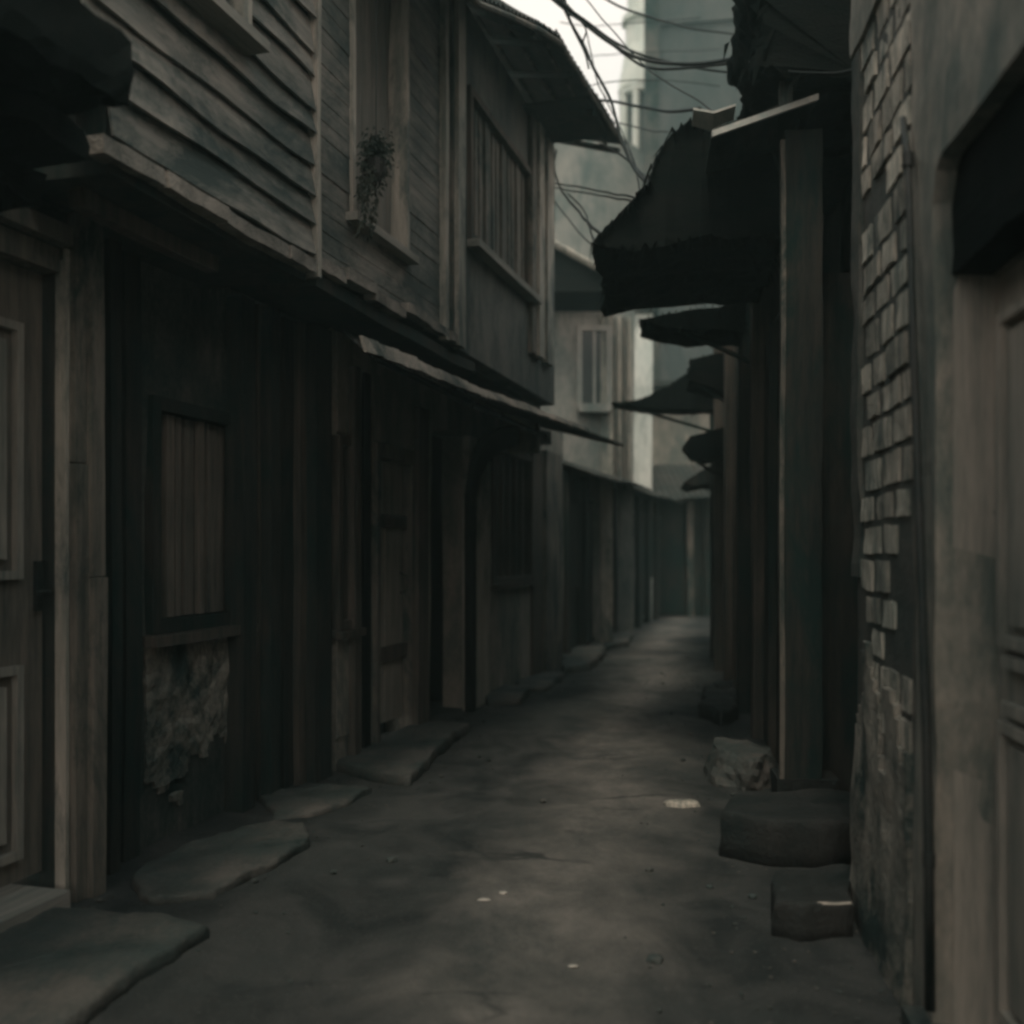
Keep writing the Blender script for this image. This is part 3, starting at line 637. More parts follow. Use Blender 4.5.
m = MB(); m.box(q0-.3, q1+.35, yr(-.30), yr(-.25), 0, 3.5); m.build('recess_back', 'plaster_dark', E)
m = MB(); m.box(q0-.3, q1+.3, yr(-.24), yr(-.225), dzt+.07, 3.2, seg=.2); m.warp(.008).build('recess_void_sheet', 'thatch_shade', E)  # black sheet standing for the dark void above the door
MB().box(q0-.05, q1-.004, yr(-.22), yr(-.045), dzt+.01, 2.42, seg=.06).warp(.01).rough(.008, 9).build('recess_shade_box', 'thatch_shade', E)  # black box added to stand for shade in the recess top
m = MB(); m.box(k1+.035, q1+.02, yr(-.235), yr(-.09), 0, dzt+.068, seg=.2, bev=.006); m.box(k1+.085, q1-.002, yr(-.235), yr(-.05), 0, dzt+.10, seg=.2, bev=.006)
m.warp(.006).build('door_frame', 'door_wood', E)
m = MB(); m.box(k0-.1, k1+.03, yr(-.235), yr(-.145), dzt+.004, dzt+.066, bev=.008); m.warp(.004).build('door_head', 'wood_v', E)
Dd = MB().box(k0, k1, yr(-.21), yr(dd-.02), .07, dzt, bev=.006).warp(.005).build('door', 'door_wood', E)
m = MB()
mz = [(.12, RW.z(1005, 722, dd)-.0), (RW.z(1005, 655, dd)+.02, dzt-.11)]
for (c, d) in mz:
    for (a, b) in ((k1-.36, k1-.07), (k1-.72, k1-.43)):
        frame_rect(m, a, b, c, d, .028, dd-.019, dd+.008, -1); m.box(a+.055, b-.055, yr(dd-.019), yr(dd-.003), c+.055, d-.055, bev=.008)
m.box(k0, k1-.10, yr(dd-.019), yr(dd+.006), mz[0][1]+.02, mz[0][1]+.05, bev=.006); m.box(k0, k1-.10, yr(dd-.019), yr(dd+.006), mz[1][0]-.05, mz[1][0]-.02, bev=.006)
m.warp(.004).build('panel_moulding', 'door_wood', Dd)
MB().tube([(k0+.12, yr(dd-.02), 1.0), (k0+.12, yr(dd+.01), 1.0), (k0+.12, yr(dd+.012), 1.1), (k0+.12, yr(dd-.02), 1.11)], .006).build('handle', 'iron', Dd)
MB().box(q0-.1, q1+.1, yr(-.2), yr(.06), 0, .06, bev=.01, seg=.15).rough(.006, 6).build('door_sill', 'stone', E)
MB().box(-2, e1, yr(-3), yr(-.17), 3.5, 3.6).build('roof_slab', 'roof', E)
shift_to(E, (e1-.3, 0, 0))

# drainpipe in the gap
def rpos(px, py, v): 
    return RW.pos(RW.u(px, v), v, RW.z(px, py, v))
T = thing('drainpipe', 'thin black drainpipe leaning in the gap beside the rendered door jamb', 'pipe', tuple(RW.pos(RW.u(930, .02), .02)))
pp = [rpos(px, py, .03)-T.location for px, py in ((903, 118), (908, 160), (912, 300), (916, 420), (921, 560), (926, 720), (929, 860), (930, 1010))]
MB().tube(pp, .009, 8, .014).build('pipe', 'iron', T, smooth=True)
for i in (1, 6): MB().tube([pp[i]-Vector((0, 0, .018)), pp[i]+Vector((0, 0, .018))], .017, 8).build('bracket', 'iron', T)

# ------------------------------------------------------------------ RIGHT 1: block wall
G = RW.thing('block_house', 'narrow house whose bare block wall shows through fallen plaster', 'house')
g0_, g1_ = e1+.02, rp(857, 0)
m = MB(); m.cells(fine((g0_, g1_), .06), fine((yr(-.4), yr(-.004)), .2), fine((0, 3.55), .06), lambda *a: True); m.rough(.006, 6).build('wall', 'mortar', G, smooth=False)
m = MB(); row = 0; z = .72
while z < 3.0:
    h = .088+.012*math.sin(row*1.9); u = g0_-.20+.13*(row % 2)+.03*math.sin(row*4)
    while u < g1_-.07:
        wd = .19+.05*math.sin(row*7+u*9)
        a, b = max(u, g0_+.004), min(u+wd, g1_-.09-.06*abs(noise.noise(Vector((row*2.2, 0, 0)))))
        if b-a > .05 and noise.noise(Vector((a*3, z*2.2, 2))) > -.62+.26*(z < 1.35)+.28*(z < 1.05):
            t = MB(); xs = [a+.004+(b-a-.008)*i/5 for i in range(6)]; zs = [z+h*i/3 for i in range(4)]
            pr_ = .004+.006*noise.noise(Vector((a*5, z*5, 0)))
            t.cells(xs, fine((yr(-.03), yr(.0)), .2), zs, lambda *q: True)
            es = [e for e in t.bm.edges if e.calc_face_angle(0) > 1]; bmesh.ops.bevel(t.bm, geom=es, offset=.007, segments=2, affect='EDGES')
            bmesh.ops.translate(t.bm, verts=t.bm.verts, vec=(0, pr_, 0))
            ang = noise.noise(Vector((a*7, z*7, 9)))*.05
            bmesh.ops.rotate(t.bm, verts=t.bm.verts, cent=((a+b)/2, 0, z+h/2), matrix=Matrix.Rotation(ang, 3, 'Y'))
            t.rough(.006, 15); m.join(t)
        u += wd+.048
    z += h+.024; row += 1
m.build('block_facing', 'brick', G)
m = MB(); nz_ = 46; zs = [1.75*k/nz_ for k in range(nz_+1)]          # surviving plaster low on the wall, broken away at the top
def kept(a, b, c): return c < .82+.40*noise.noise(Vector((a*4, c*1.5, 1))) and noise.noise(Vector((a*3.2, c*2.4, 8)))+.5*noise.noise(Vector((a*9, c*7, 3))) >  -.22-.3*(c < .6)
m.cells(fine((g0_+.003, g1_-.002), .036), [yr(.016), yr(-.03)][::1 if yr(.016) < yr(-.03) else -1], zs, kept)
for v in m.bm.verts:
    if v.co.y > yr(0): v.co.y += .014*noise.noise(Vector((v.co.x*5, v.co.z*4, 2)))+.05*max(0, .35-v.co.z)
m.rough(.008, 9).build('plaster_skirt', 'rubble', G)
m = MB(); m.box(g0_+.002, g1_, yr(-.1), yr(.02), 3.06, 3.5, seg=.05); m.rough(.012, 5).build('top_render', 'plaster', G)
m = MB(); m.box(g1_-.10, g1_+.012, yr(-.1), yr(.014), 1.2, 3.05, seg=.05); m.rough(.014, 5).build('edge_render', 'plaster_dark', G)
shift_to(G, ((g0_+g1_)/2, 0, 0))

# ------------------------------------------------------------------ RIGHT 2: dark house with pillars and the great canopy
K = RW.thing('pillared_house', 'dark house with a thick square pillar and a deep black canopy over the lane', 'house')
k0 = g1_+.0; kp = 5.05; k2 = 6.9
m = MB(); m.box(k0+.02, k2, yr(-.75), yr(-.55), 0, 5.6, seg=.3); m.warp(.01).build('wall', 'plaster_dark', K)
MB().box(k0+.005, k0+.15, yr(-.55), yr(-.06), 0, 5.4, seg=.3).build('side_wall', 'plaster_dark', K)
dk = MB().box(4.0, 4.78, yr(-.545), yr(-.50), .35, 2.35, bev=.006).build('door', 'wood_dark', K)
m = MB()
for c, d in ((.5, 1.1), (1.25, 2.25)): frame_rect(m, 4.08, 4.70, c, d, .04, -.50, -.475, -1)
m.build('panel_moulding', 'wood_dark', dk)
MB().tube([(4.1, yr(-.5), 1.3), (4.1, yr(-.45), 1.3), (4.1, yr(-.45), 1.42), (4.1, yr(-.5), 1.42)], .008).build('handle', 'iron', dk)
pa, pb = kp-.02, kp+.19
m = MB(); m.box(pa, pb, yr(-.12), yr(.06), .12, 3.4, seg=.12, bev=.010); m.rough(.007, 5).warp(.012, 1).build('pillar', 'wood_dark', K)
MB().box(pa-.012, pa+.03, yr(.062), yr(.085), .16, 3.35, bev=.005, seg=.2).rough(.005, 5).warp(.012, 1).build('edge_board', 'wood_v', K)
MB().box(pa-.02, pb+.02, yr(-.20), yr(.10), 0, .16, seg=.1, bev=.02).rough(.01, 6).build('pillar_base', 'stone_dark', K)
m = MB(); m.box(kp-.15, k2, yr(-.5), yr(.05), 3.58, 5.6, seg=.3); m.warp(.02).build('upper_storey', 'wood_dark', K)
a_, = (RW.u(784, .08),); 
MB().box(kp-.17, kp-.10, yr(.04), yr(.10), 3.45, 5.5, bev=.006, seg=.25).warp(.01).build('upper_post', 'wood_v', K)
# ragged upper eave
m = MB(); pts = [(yr(-.5), 3.55), (yr(.05), 3.55), (yr(.18), 3.60), (yr(.24), 3.66), (yr(.20), 3.76), (yr(.17), 3.88), (yr(.26), 3.98), (yr(.28), 4.10), (yr(.20), 4.25), (yr(-.5), 4.4)]
m.prism(pts, 'x', kp-.25, kp+.75); bmesh.ops.subdivide_edges(m.bm, edges=m.bm.edges[:], cuts=2, use_grid_fill=True)
bmesh.ops.subdivide_edges(m.bm, edges=m.bm.edges[:], cuts=2, use_grid_fill=True)
m.rough(.04, 7).rough(.02, 20)
for i in range(50):
    p_ = random.choice(pts[1:-1]); uu = random.choice((kp-.25, random.uniform(kp-.25, kp+.75))); b = Vector((uu, p_[0]+random.gauss(0, .03), p_[1]+random.gauss(0, .04))); l_ = random.uniform(.03, .12)
    w_ = random.uniform(.008, .025); m.bm.faces.new([m.bm.verts.new(q) for q in (b+Vector((w_, w_, .02)), b-Vector((w_, w_, -.02)), b+Vector((0, random.uniform(-.05, .05), -l_)))])
m.build('upper_eave', 'thatch_shade', K)
# great canopy: thick, frayed, sloping down over the lane
def rprof(px, py, u):         # point of the vertical plane across the lane at distance u
    k = (px-CX)/F; v = (RW.x0+u*RW.sa-k*u*RW.ca)/(RW.ca-0*k+k*RW.sa*-1+2*k*RW.sa) if False else None
    # solve x = x0+u sa - v ca ; y = u ca + v sa ; x = k y
    v = (RW.x0+u*RW.sa-k*u*RW.ca)/(RW.ca+k*RW.sa); Y = u*RW.ca+v*RW.sa
    return (yr(v), EYE+(HZ-py)/F*Y)
def canopy(name, pix, ua, ub, mat, parent, frayed=.02, strands=0, taper=0):
    pts = [rprof(px, py, ua) for px, py in pix]
    m = MB(); n = len(pts); ks = max(2, int((ub-ua)/.09)); rings = []
    dense = []
    for i in range(n):
        a, b = Vector(pts[i]), Vector(pts[(i+1) % n]); c = max(1, int((b-a).length/.05))
        dense += [a.lerp(b, j/c) for j in range(c)]
    cen = Vector((max(p.x for p in dense)*0+min(p.x for p in dense), sum(p.y for p in dense)/len(dense)))
    for r in range(ks+1):
        u = ua+(ub-ua)*r/ks
        rings.append([m.bm.verts.new((u, p.x, p.y)) for p in dense])
    N_ = len(dense)
    for r0, r1 in zip(rings, rings[1:]):
        for i in range(N_): m.bm.faces.new((r0[i], r0[(i+1) % N_], r1[(i+1) % N_], r1[i]))
    m.bm.faces.new(rings[0][::-1]); m.bm.faces.new(rings[-1])
    bmesh.ops.triangulate(m.bm, faces=[f for f in m.bm.faces if len(f.verts) > 4])
    m.rough(frayed, 6).rough(frayed*.9, 17)
    for i in range(strands):
        e = random.randrange(len(dense)); p = dense[e]; u = random.uniform(ua, ub) if random.random() < .6 else ua
        l = random.uniform(.04, .13)*(1.6 if random.random() < .12 else 1); w_ = random.uniform(.008, .03); dx = random.uniform(-.06, .06)
        b = Vector((u, p.x, p.y)); a1 = m.bm.verts.new(b+Vector((w_, 0, .02))); a2 = m.bm.verts.new(b-Vector((w_, 0, -.02))); a3 = m.bm.verts.new(b+Vector((0, dx, -l)))
        m.bm.faces.new((a1, a2, a3))
    return m.build(name, mat, parent)
canopy('canopy', [(786, 236), (740, 238), (690, 240), (645, 247), (612, 249), (598, 252), (592, 245), (612, 224), (633, 205), (645, 188), (651, 168), (662, 150), (672, 132), (690, 122), (710, 118), (740, 122), (786, 110)], kp+.42, k2, 'thatch_shade', K, .030, 1500)
# layers of old sheeting on the canopy's slope, overlapping courses
m = MB()
for r in range(6):
    a = rprof(600+r*18, 240-r*22, kp+.42); b = rprof(628+r*16, 209-r*17, kp+.42)
    g = [[(kp+.44+(k2-kp-.4)*j/14, a[0]+(b[0]-a[0])*i/3, a[1]+(b[1]-a[1])*i/3+.02+.02*noise.noise(Vector((j*.7, r, i)))) for j in range(15)] for i in range(4)]
    m.sheet(g, .012)
m.rough(.012, 7).build('canopy_sheets', 'thatch_shade', K)
t0, t1 = rprof(712, 132, kp-.15), rprof(818, 95, kp-.15)
m = MB(); m.sheet([[(kp-.17, t0[0], t0[1]), (kp-.17, t1[0], t1[1])], [(kp-.10, t0[0], t0[1]+.02), (kp-.10, t1[0], t1[1]+.02)]], .03); m.build('tin_edge', 'tin', K)
g = [[(kp-.14+.5*i, t0[0]+(t1[0]-t0[0])*j/6, t0[1]+(t1[1]-t0[1])*j/6-.0+.02+.01*math.sin(j*2+i)) for j in range(7)] for i in range(5)]
MB().sheet(g, .02).build('tin_roof', 'roof', K)
a, b = rprof(693, 112, kp+.1), rprof(735, 108, kp+.1)
m = MB(); m.sheet([[(kp+.05, a[0], a[1]), (kp+.05, (a[0]+b[0])/2, a[1]-.02), (kp+.05, b[0], b[1])], [(kp+.2, a[0], a[1]-.02), (kp+.2, (a[0]+b[0])/2, a[1]-.05), (kp+.2, b[0], b[1]-.02)]], .012); m.rough(.01, 9).build('loose_tin', 'tin', K)
m = MB(); m.box(kp+.25, k2, yr(-.54), yr(-.05), 0, 2.75, seg=.3); m.warp(.015).build('shop_front', 'wood_dark', K)
for uu in (5.6, 6.2): MB().box(uu, uu+.07, yr(-.1), yr(.0), 0, 2.7, bev=.006).warp(.01).build('post', 'wood_dark', K)
shift_to(K, (kp, 0, 0))

# ------------------------------------------------------------------ RIGHT 3..5: further fronts
def front(name, label, ua, ub, h, posts, aw, mats=('wood_dark', 'wood_mid'), depth=-.35):
    o = RW.thing(name, label, 'house')
    MB().box(ua, ub, yr(-2.2), yr(depth), 0, h, seg=.35).warp(.015).build('wall', mats[0], o)
    for (pu, w_, v, mt) in posts:
        MB().box(pu, pu+w_, yr(depth+.002), yr(v), 0, h-.3, seg=.25, bev=.008).warp(.012, 1.1, pu).build('post', mt, o)
    n = 0
    for i, p in enumerate(posts[:-1]):
        a, b = p[0]+p[1]+.05, posts[i+1][0]-.05
        if b-a < .3: continue
        w_ = MB(); frame_rect(w_, a, b, .75, 2.0, .06, depth, depth+.05, -1); w_ = w_.build('shutter', 'wood_mid', o)
        mm_ = MB(); k = max(2, int((b-a)/.16))
        for q in range(k): mm_.box(a+.07+(b-a-.14)*q/k, a+.07+(b-a-.14)*(q+1)/k-.015, yr(depth), yr(depth+.03), .82, 1.93, seg=.6)
        mm_.build('boards', 'wood_dark', w_)
    for (nm, pix, a, b, mt, fr, st) in aw:
        canopy(nm, pix, a, b, mt, o, fr, st)
        for uu in (a+.08, b-.08):
            q = rprof(pix[2][0]*.5+pix[3][0]*.5, pix[2][1]-2, uu); MB().tube([(uu, yr(depth), q[1]-.42), (uu, q[0], q[1])], .018, 6).build('strut', 'wood_dark', o)
    shift_to(o, ((ua+ub)/2, 0, 0)); return o
front('narrow_shop', 'narrow dark shop with slim pale posts just past the great canopy', 6.95, 9.2, 4.2,
      [(6.95, .13, .02, 'wood_mid'), (7.35, .06, -.02, 'trim'), (8.0, .12, .03, 'wood_dark'), (8.7, .08, .0, 'wood_mid')],
      [('awning', [(746, 331), (716, 329), (690, 331), (664, 326), (640, 320), (656, 316), (690, 310), (720, 306), (746, 300)], 7.4, 8.0, 'thatch_shade', .012, 350)])
front('low_shop', 'dark low shop with two ragged awnings and a hanging sign box', 9.25, 12.4, 3.9,
      [(9.3, .16, .03, 'wood_mid'), (10.0, .12, -.02, 'wood_dark'), (10.8, .13, .03, 'wood_mid'), (11.9, .14, .0, 'wood_dark')],
      [('upper_awning', [(752, 388), (722, 390), (700, 384), (690, 381), (696, 368), (690, 359), (716, 354), (752, 350)], 9.6, 10.2, 'thatch_shade', .012, 200),
       ('lower_awning', [(740, 408), (690, 410), (640, 408), (612, 403), (640, 399), (668, 386), (684, 374), (740, 366)], 11.0, 11.4, 'thatch_shade', .014, 260),
       ('sign_box', [(732, 456), (708, 461), (692, 458), (683, 447), (690, 436), (706, 432), (732, 426)], 10.6, 11.0, 'thatch_shade', .008, 60)])
front('set_back_shop', 'furthest dark shop front on the right, set back where the lane widens', 12.45, 16.5, 2.8,
      [(12.6, .2, -1.0, 'wood_mid'), (13.8, .15, -1.1, 'wood_dark'), (15.2, .2, -1.0, 'wood_mid')],
      [('awning', [(738, 474), (712, 482), (690, 486), (684, 482), (696, 474), (712, 464), (738, 452)], 12.6, 14.0, 'roof', .012, 120)], depth=-1.4)

# ------------------------------------------------------------------ far left low row and the lane's end
def low_house(name, label, ua, ub, mt, seed):
    o = LW.thing(name, label, 'house')
    MB().box(ua, ub-.02, y(-2.6), y(-.05), 0, 2.35, seg=.35).warp(.02, 1, seed).build('wall', mt, o)
    inn = [(ua-.1, y(-1.9), 3.0), (ub+.05, y(-1.9), 3.0)]; ou = [(ua-.1, y(.42), 2.14), ((ua+ub)/2, y(.46), 2.20), (ub+.05, y(.42), 2.22)]
    corrug(inn, ou, pitch=.12, amp=.015, rows=5, rag=.03, seed=seed).build('roof', 'roof', o)
    n = 4; w_ = (ub-ua)/n
    for i in range(n):
        a = ua+w_*i
        MB().box(a, a+.13, y(-.048), y(.05), 0, 2.2, bev=.008).warp(.01).build('post', 'wood_dark', o)
        f = MB(); frame_rect(f, a+.25, a+w_-.12, .1 if i % 2 else .8, 1.95, .06, -.047, 0, 1); f = f.build('door' if i % 2 else 'window', 'wood_dark', o)
        g_ = MB(); k = 4
        for q in range(k): g_.box(a+.32+(w_-.51)*q/k, a+.32+(w_-.51)*(q+1)/k-.02, y(-.047), y(-.02), .17 if i % 2 else .87, 1.88, seg=.8)
        g_.build('boards', 'wood_dark', f)
    shift_to(o, ((ua+ub)/2, 0, 0)); return o
low_house('low_cottage', 'low cottage with a sagging roof past the longer house on the left', c1+.05, c1+4.2, 'wood_dark', 3)
low_house('low_cottage', 'second low cottage on the left, furthest down the lane', c1+4.3, c1+8.6, 'wood_dark', 6)
En = thing('end_cottage', 'low dark cottage with a pale door post closing the far end of the lane', 'house', (3.4, 19.6, 0))
MB().box(-2.2, 2.2, 0, 3, 0, 2.4, seg=.5).warp(.02).build('wall', 'wood_dark', En)
corrug([(-2.5, 1.5, 3.1), (2.5, 1.5, 3.1)], [(-2.5, -.5, 2.3), (-.3, -.5, 2.27), (2.5, -.5, 2.52)], pitch=.12, rows=5, seed=9).build('roof', 'roof', En)
for x in (-1.9, -1.2, -.75, .02, .35, 1.1): MB().box(x, x+.12, -.12, -.002, 0, 2.25, bev=.008).warp(.01).build('post', 'wood_v' if x == .02 else 'wood_dark', En)
f = MB(); frame_rect(f, -.6, -.1, .05, 1.95, .06, -.06, -.003, -1); 
f = MB().box(-.6, -.08, -.06, -.003, .05, 1.95, bev=.01).build('door', 'wood_dark', En)
MB().tube([(-.5, -.06, 1), (-.5, -.1, 1), (-.5, -.1, 1.1), (-.5, -.06, 1.1)], .01).build('handle', 'iron', f)
f = MB().box(.45, 1.05, -.05, -.003, .8, 1.8, bev=.01).build('window', 'wood_v', En)
MB().box(.52, .98, -.054, -.051, .87, 1.73).build('pane', 'glass', f)

# ------------------------------------------------------------------ buildings behind
def plain_window(o, x0, x1, z0, z1, yf, fm='plaster_pale', arch_=False):
    f = MB(); w_ = .07
    f.box(x0-w_, x0, yf-.06, yf+.02, z0-w_, z1+w_); f.box(x1, x1+w_, yf-.06, yf+.02, z0-w_, z1+w_); f.box(x0, x1, yf-.06, yf+.02, z1, z1+w_); f.box(x0-.05, x1+.05, yf-.14, yf+.02, z0-w_-.04, z0)
    f.box((x0+x1)/2-.02, (x0+x1)/2+.02, yf-.05, yf, z0, z1)
    f = f.build('window', fm, o); MB().box(x0, x1, yf-.02, yf-.006, z0, z1).build('pane', 'glass', f)
def building(name, label, x0, x1, Y, dep, h, mat, wins, z0=0, cat='building'):
    o = thing(name, label, cat, ((x0+x1)/2, Y, 0)); c = (x0+x1)/2
    MB().box(x0-c, x1-c, 0, dep, z0, h, seg=1.0).warp(.03, .5).build('wall', mat, o)
    for (a, b, p, q) in wins: plain_window(o, a-c, b-c, p, q, -.02)
    return o, c
# gabled house just behind the long house
gx0, gx1, GY = -1.6, (611-512)/F*13.2, 13.2
o, c = building('gabled_house', 'pale gabled house with a shuttered window rising behind the longer left house', gx0, gx1, GY, 4, 4.45, 'plaster_pale', [((582-512)/F*GY, (606-512)/F*GY, EYE+(550-405)/F*GY, EYE+(550-332)/F*GY)])
e = at(622, 286, GY-.5); rz = 5.8
pts = [(gx0-.5-c, e.z), (gx0-.5-c, e.z-.1), (e.x-c, e.z-.06), (e.x-c, e.z+.02), ((gx0+gx1)/2-c-.4, rz)]
MB().prism([(-(gx1-gx0)/2-.5, e.z-.02), (-(gx1-gx0)/2-.5, e.z-.10), (e.x-c, e.z-.08), (e.x-c, e.z), (-.55, rz)], 'y', -.55, 4.3).build('roof', 'thatch_shade', o)  # shade on the gable front put into its black colour
a = Vector((e.x-c+.03, -.6, e.z+.01)); b = Vector((-.55, -.6, rz+.05)); MB().tube([a, a.lerp(b, .5), b], .05, 6).build('verge_board', 'trim', o)
MB().box(gx1-c-.14, gx1-c+.02, -.05, .1, 0, 4.4, bev=.01).build('corner_board', 'trim', o)
o, c = building('plaster_tenement', 'narrow streaked tenement beside the gabled house', (600-512)/F*15, (634-512)/F*15, 15, 4, EYE+.24*15, 'plaster_pale', [])
for i in range(4): MB().box((613+i*5-512)/F*15-c, (615+i*5-512)/F*15-c, -.08, .0, 2.2, EYE+.232*15, bev=.01).build('downpipe', 'trim' if i % 2 else 'wood_v', o)
o, c = building('whitewashed_house', 'bright whitewashed house wall in the gap at the end of the lane', (622-512)/F*18, (657-512)/F*18, 18.6, 5, EYE+.245*18, 'plaster_white', [])
MB().box((622-512)/F*18-c-.1, (657-512)/F*18-c+.1, -.1, 5, EYE+.245*18, EYE+.25*18+.05).build('roof', 'roof', o)
m = MB()
# rounded pale hall
o, c = building('pale_hall', 'broad pale hall with a rounded roofline seen past the eave', -4.0, (648-512)/F*26, 26, 8, EYE+.33*26, 'plaster_pale', [((585-512)/F*26, (600-512)/F*26, EYE+.22*26, EYE+.28*26)])
hx = (648-512)/F*26
pts = [(-4-c, EYE+.33*26), (-4-c, EYE+.385*26+1.2)]+[(hx-c-3.5+3.5*math.sin(t/12*math.pi/2), EYE+.385*26+1.2*math.cos(t/12*math.pi/2)) for t in range(13)]+[(hx-c, EYE+.33*26)]
MB().prism(pts, 'y', .03, 7.9).build('rounded_gable', 'plaster_pale', o)
# low walls closing the view between roofs
o, c = building('patched_house', 'mottled two storey house above the low roofs at the end of the lane', (560-512)/F*22.8, (735-512)/F*22.8, 22.8, 4, EYE+.16*22.8, 'plaster', [((600-512)/F*22.8, (622-512)/F*22.8, 3.1, 4.3)])
MB().box((560-512)/F*22.8-c-.2, (735-512)/F*22.8-c+.2, -.4, 4.2, EYE+.16*22.8+.03, EYE+.16*22.8+.15).build('roof', 'roof', o)
# tall grey block
o, c = building('grey_block', 'tall plain grey apartment block filling the gap on the right', (650-512)/F*24, 9.5, 24.5, 9, 17, 'plaster_grey', [])
MB().box((648-512)/F*24-c-.02, (662-512)/F*24-c, -.12, .0, 0, 17.05).build('corner_pilaster', 'plaster_dark', o)
for zz in (4.5, 7.7, 10.9, 14.1): MB().box((663-512)/F*24-c, 9.5-c, -.08, .0, zz, zz+.18).build('string_course', 'plaster_grey', o)
o.rotation_euler.z = R(-9.5); pv_ = Vector((-(9.5-(650-512)/F*24)/2, 0, 0)); o.location = o.location+pv_-Matrix.Rotation(R(-9.5), 3, 'Z') @ pv_
# tower
TY = 32.0
tw = thing('bell_tower', 'slim pale bell tower with columns rising behind the wires', 'tower', at(641, 550, TY).xy.to_3d())
def tz(py): return EYE+(HZ-py)/F*TY
def trow(m, w, z0, z1, tz_=None, n=8):
    m.prism([(w*math.cos(math.pi/8+k*math.pi/4), w*math.sin(math.pi/8+k*math.pi/4)) for k in range(8)], 'z', z0, z1)
sc = TY/F
m = MB(); trow(m, 24*sc, 0, tz(170)); m.build('tower_base', 'tower_stone', tw)
m = MB(); trow(m, 15*sc, tz(170), tz(98)); m.build('lantern_core', 'plaster_grey', tw)
for k in range(8):
    a = math.pi/8+k*math.pi/4; MB().tube([(19*sc*math.cos(a), 19*sc*math.sin(a), tz(170)), (19*sc*math.cos(a), 19*sc*math.sin(a), tz(98))], 3.4*sc, 10).build('column', 'tower_stone', tw)
m = MB(); trow(m, 23*sc, tz(98), tz(92)); trow(m, 26*sc, tz(176), tz(170)); m.build('cornice', 'tower_stone', tw)
m = MB(); prof = [(23, 92), (21, 80), (18.5, 66), (16.5, 54), (15.5, 48)]
rings = [[m.bm.verts.new((r*sc*math.cos(2*math.pi*k/16), r*sc*math.sin(2*math.pi*k/16), tz(p))) for k in range(16)] for r, p in prof]
for a, b in zip(rings, rings[1:]):
    for k in range(16): m.bm.faces.new((a[k], a[(k+1) % 16], b[(k+1) % 16], b[k]))
m.bm.faces.new(rings[0][::-1]); m.bm.faces.new(rings[-1]); m.build('bell_roof', 'tower_stone', tw)
m = MB(); trow(m, 16*sc, tz(48), tz(24)); m.build('upper_drum', 'tower_stone', tw)
m = MB(); trow(m, 20*sc, tz(24), tz(19)); m.build('upper_cornice', 'tower_stone', tw)
m = MB(); trow(m, 14*sc, tz(19), tz(-60)); m.build('spire_drum', 'tower_stone', tw)

# ------------------------------------------------------------------ steps, kerbs, stones
def slab(name, label, cat, base, rot, outline, h, mat, seed, group=None, rnd=.015):
    """worn slab from a plan outline"""
    m = MB(); rings = []
    dense = []
    for i in range(len(outline)):
        a, b = Vector(outline[i]), Vector(outline[(i+1) % len(outline)]); c_ = max(1, int((b-a).length/.035)); dense += [a.lerp(b, j/c_) for j in range(c_)]
    dense = [p+Vector(noise.noise_vector(Vector((p.x*3, p.y*3, seed)))[:2])*.035+Vector(noise.noise_vector(Vector((p.x*14, p.y*14, seed)))[:2])*.014 for p in dense]
    cen = sum(dense, Vector((0, 0)))/len(dense)
    for (s_, z) in ((1.01, -.03), (1.0, h*.4), (.995, h*.75), (.98, h*.92), (.95, h), (.88, h+.002), (.8, h+.004), (.7, h+.002), (.6, h+.002), (.4, h+.002), (.2, h), (.02, h)):
        rings.append([m.bm.verts.new((cen.x+(p.x-cen.x)*s_, cen.y+(p.y-cen.y)*s_, z)) for p in dense])
    n = len(dense)
    for a, b in zip(rings, rings[1:]):
        for k in range(n): m.bm.faces.new((a[k], a[(k+1) % n], b[(k+1) % n], b[k]))
    m.bm.faces.new(rings[0][::-1]); m.bm.faces.new(rings[-1])
    m.rough(rnd, 4.5+seed*.1).rough(rnd*.5, 13).rough(rnd*.35, 30)
    o = m.build(name, mat, smooth=True); o.location = base; o.rotation_euler.z = rot
    return tag(o, label, cat, group)
def gnd(px, py, z=0):       # ground point seen at a pixel
    Y = (EYE-z)/((py-HZ)/F); return Vector(((px-CX)/F*Y, Y, 0))
def poly_slab(name, label, cat, pix, h, mat, seed, rnd=.012):
    P_ = [gnd(px, py, h) for px, py in pix]; c_ = sum(P_, Vector())/len(P_)
    return slab(name, label, cat, (c_.x, c_.y, 0), 0, [(p.x-c_.x, p.y-c_.y) for p in P_], h, mat, seed, None, rnd)
poly_slab('doorstep', 'broad stone doorstep below the nearest left door', 'step', [(-120, 915), (60, 905), (140, 910), (206, 922), (95, 996), (-60, 1100), (-300, 1100)], .055, 'stone', 1)
poly_slab('doorstep', 'rounded sunken stone step under the shadowed ground floor window', 'step', [(128, 872), (200, 838), (270, 818), (306, 820), (310, 838), (270, 862), (210, 888), (150, 897)], .04, 'stone', 2, .02)
poly_slab('kerb_stone', 'short worn kerb stone between the two left doorsteps', 'kerb', [(262, 796), (300, 786), (345, 782), (368, 788), (352, 800), (310, 812), (275, 815)], .035, 'stone', 3, .02)
poly_slab('doorstep', 'raised square doorstep at the plank door of the longer house', 'step', [(338, 760), (380, 736), (425, 720), (468, 722), (440, 745), (405, 775), (370, 770)], .07, 'stone', 4)
poly_slab('doorstep', 'small doorstep before the black passage opening', 'step', [(478, 692), (500, 684), (532, 684), (520, 697), (490, 699)], .07, 'stone', 5)
poly_slab('kerb_stone', 'long low kerb stone below the pilastered end of the longer house', 'kerb', [(515, 680), (545, 671), (566, 672), (545, 686), (520, 688)], .05, 'stone', 6)
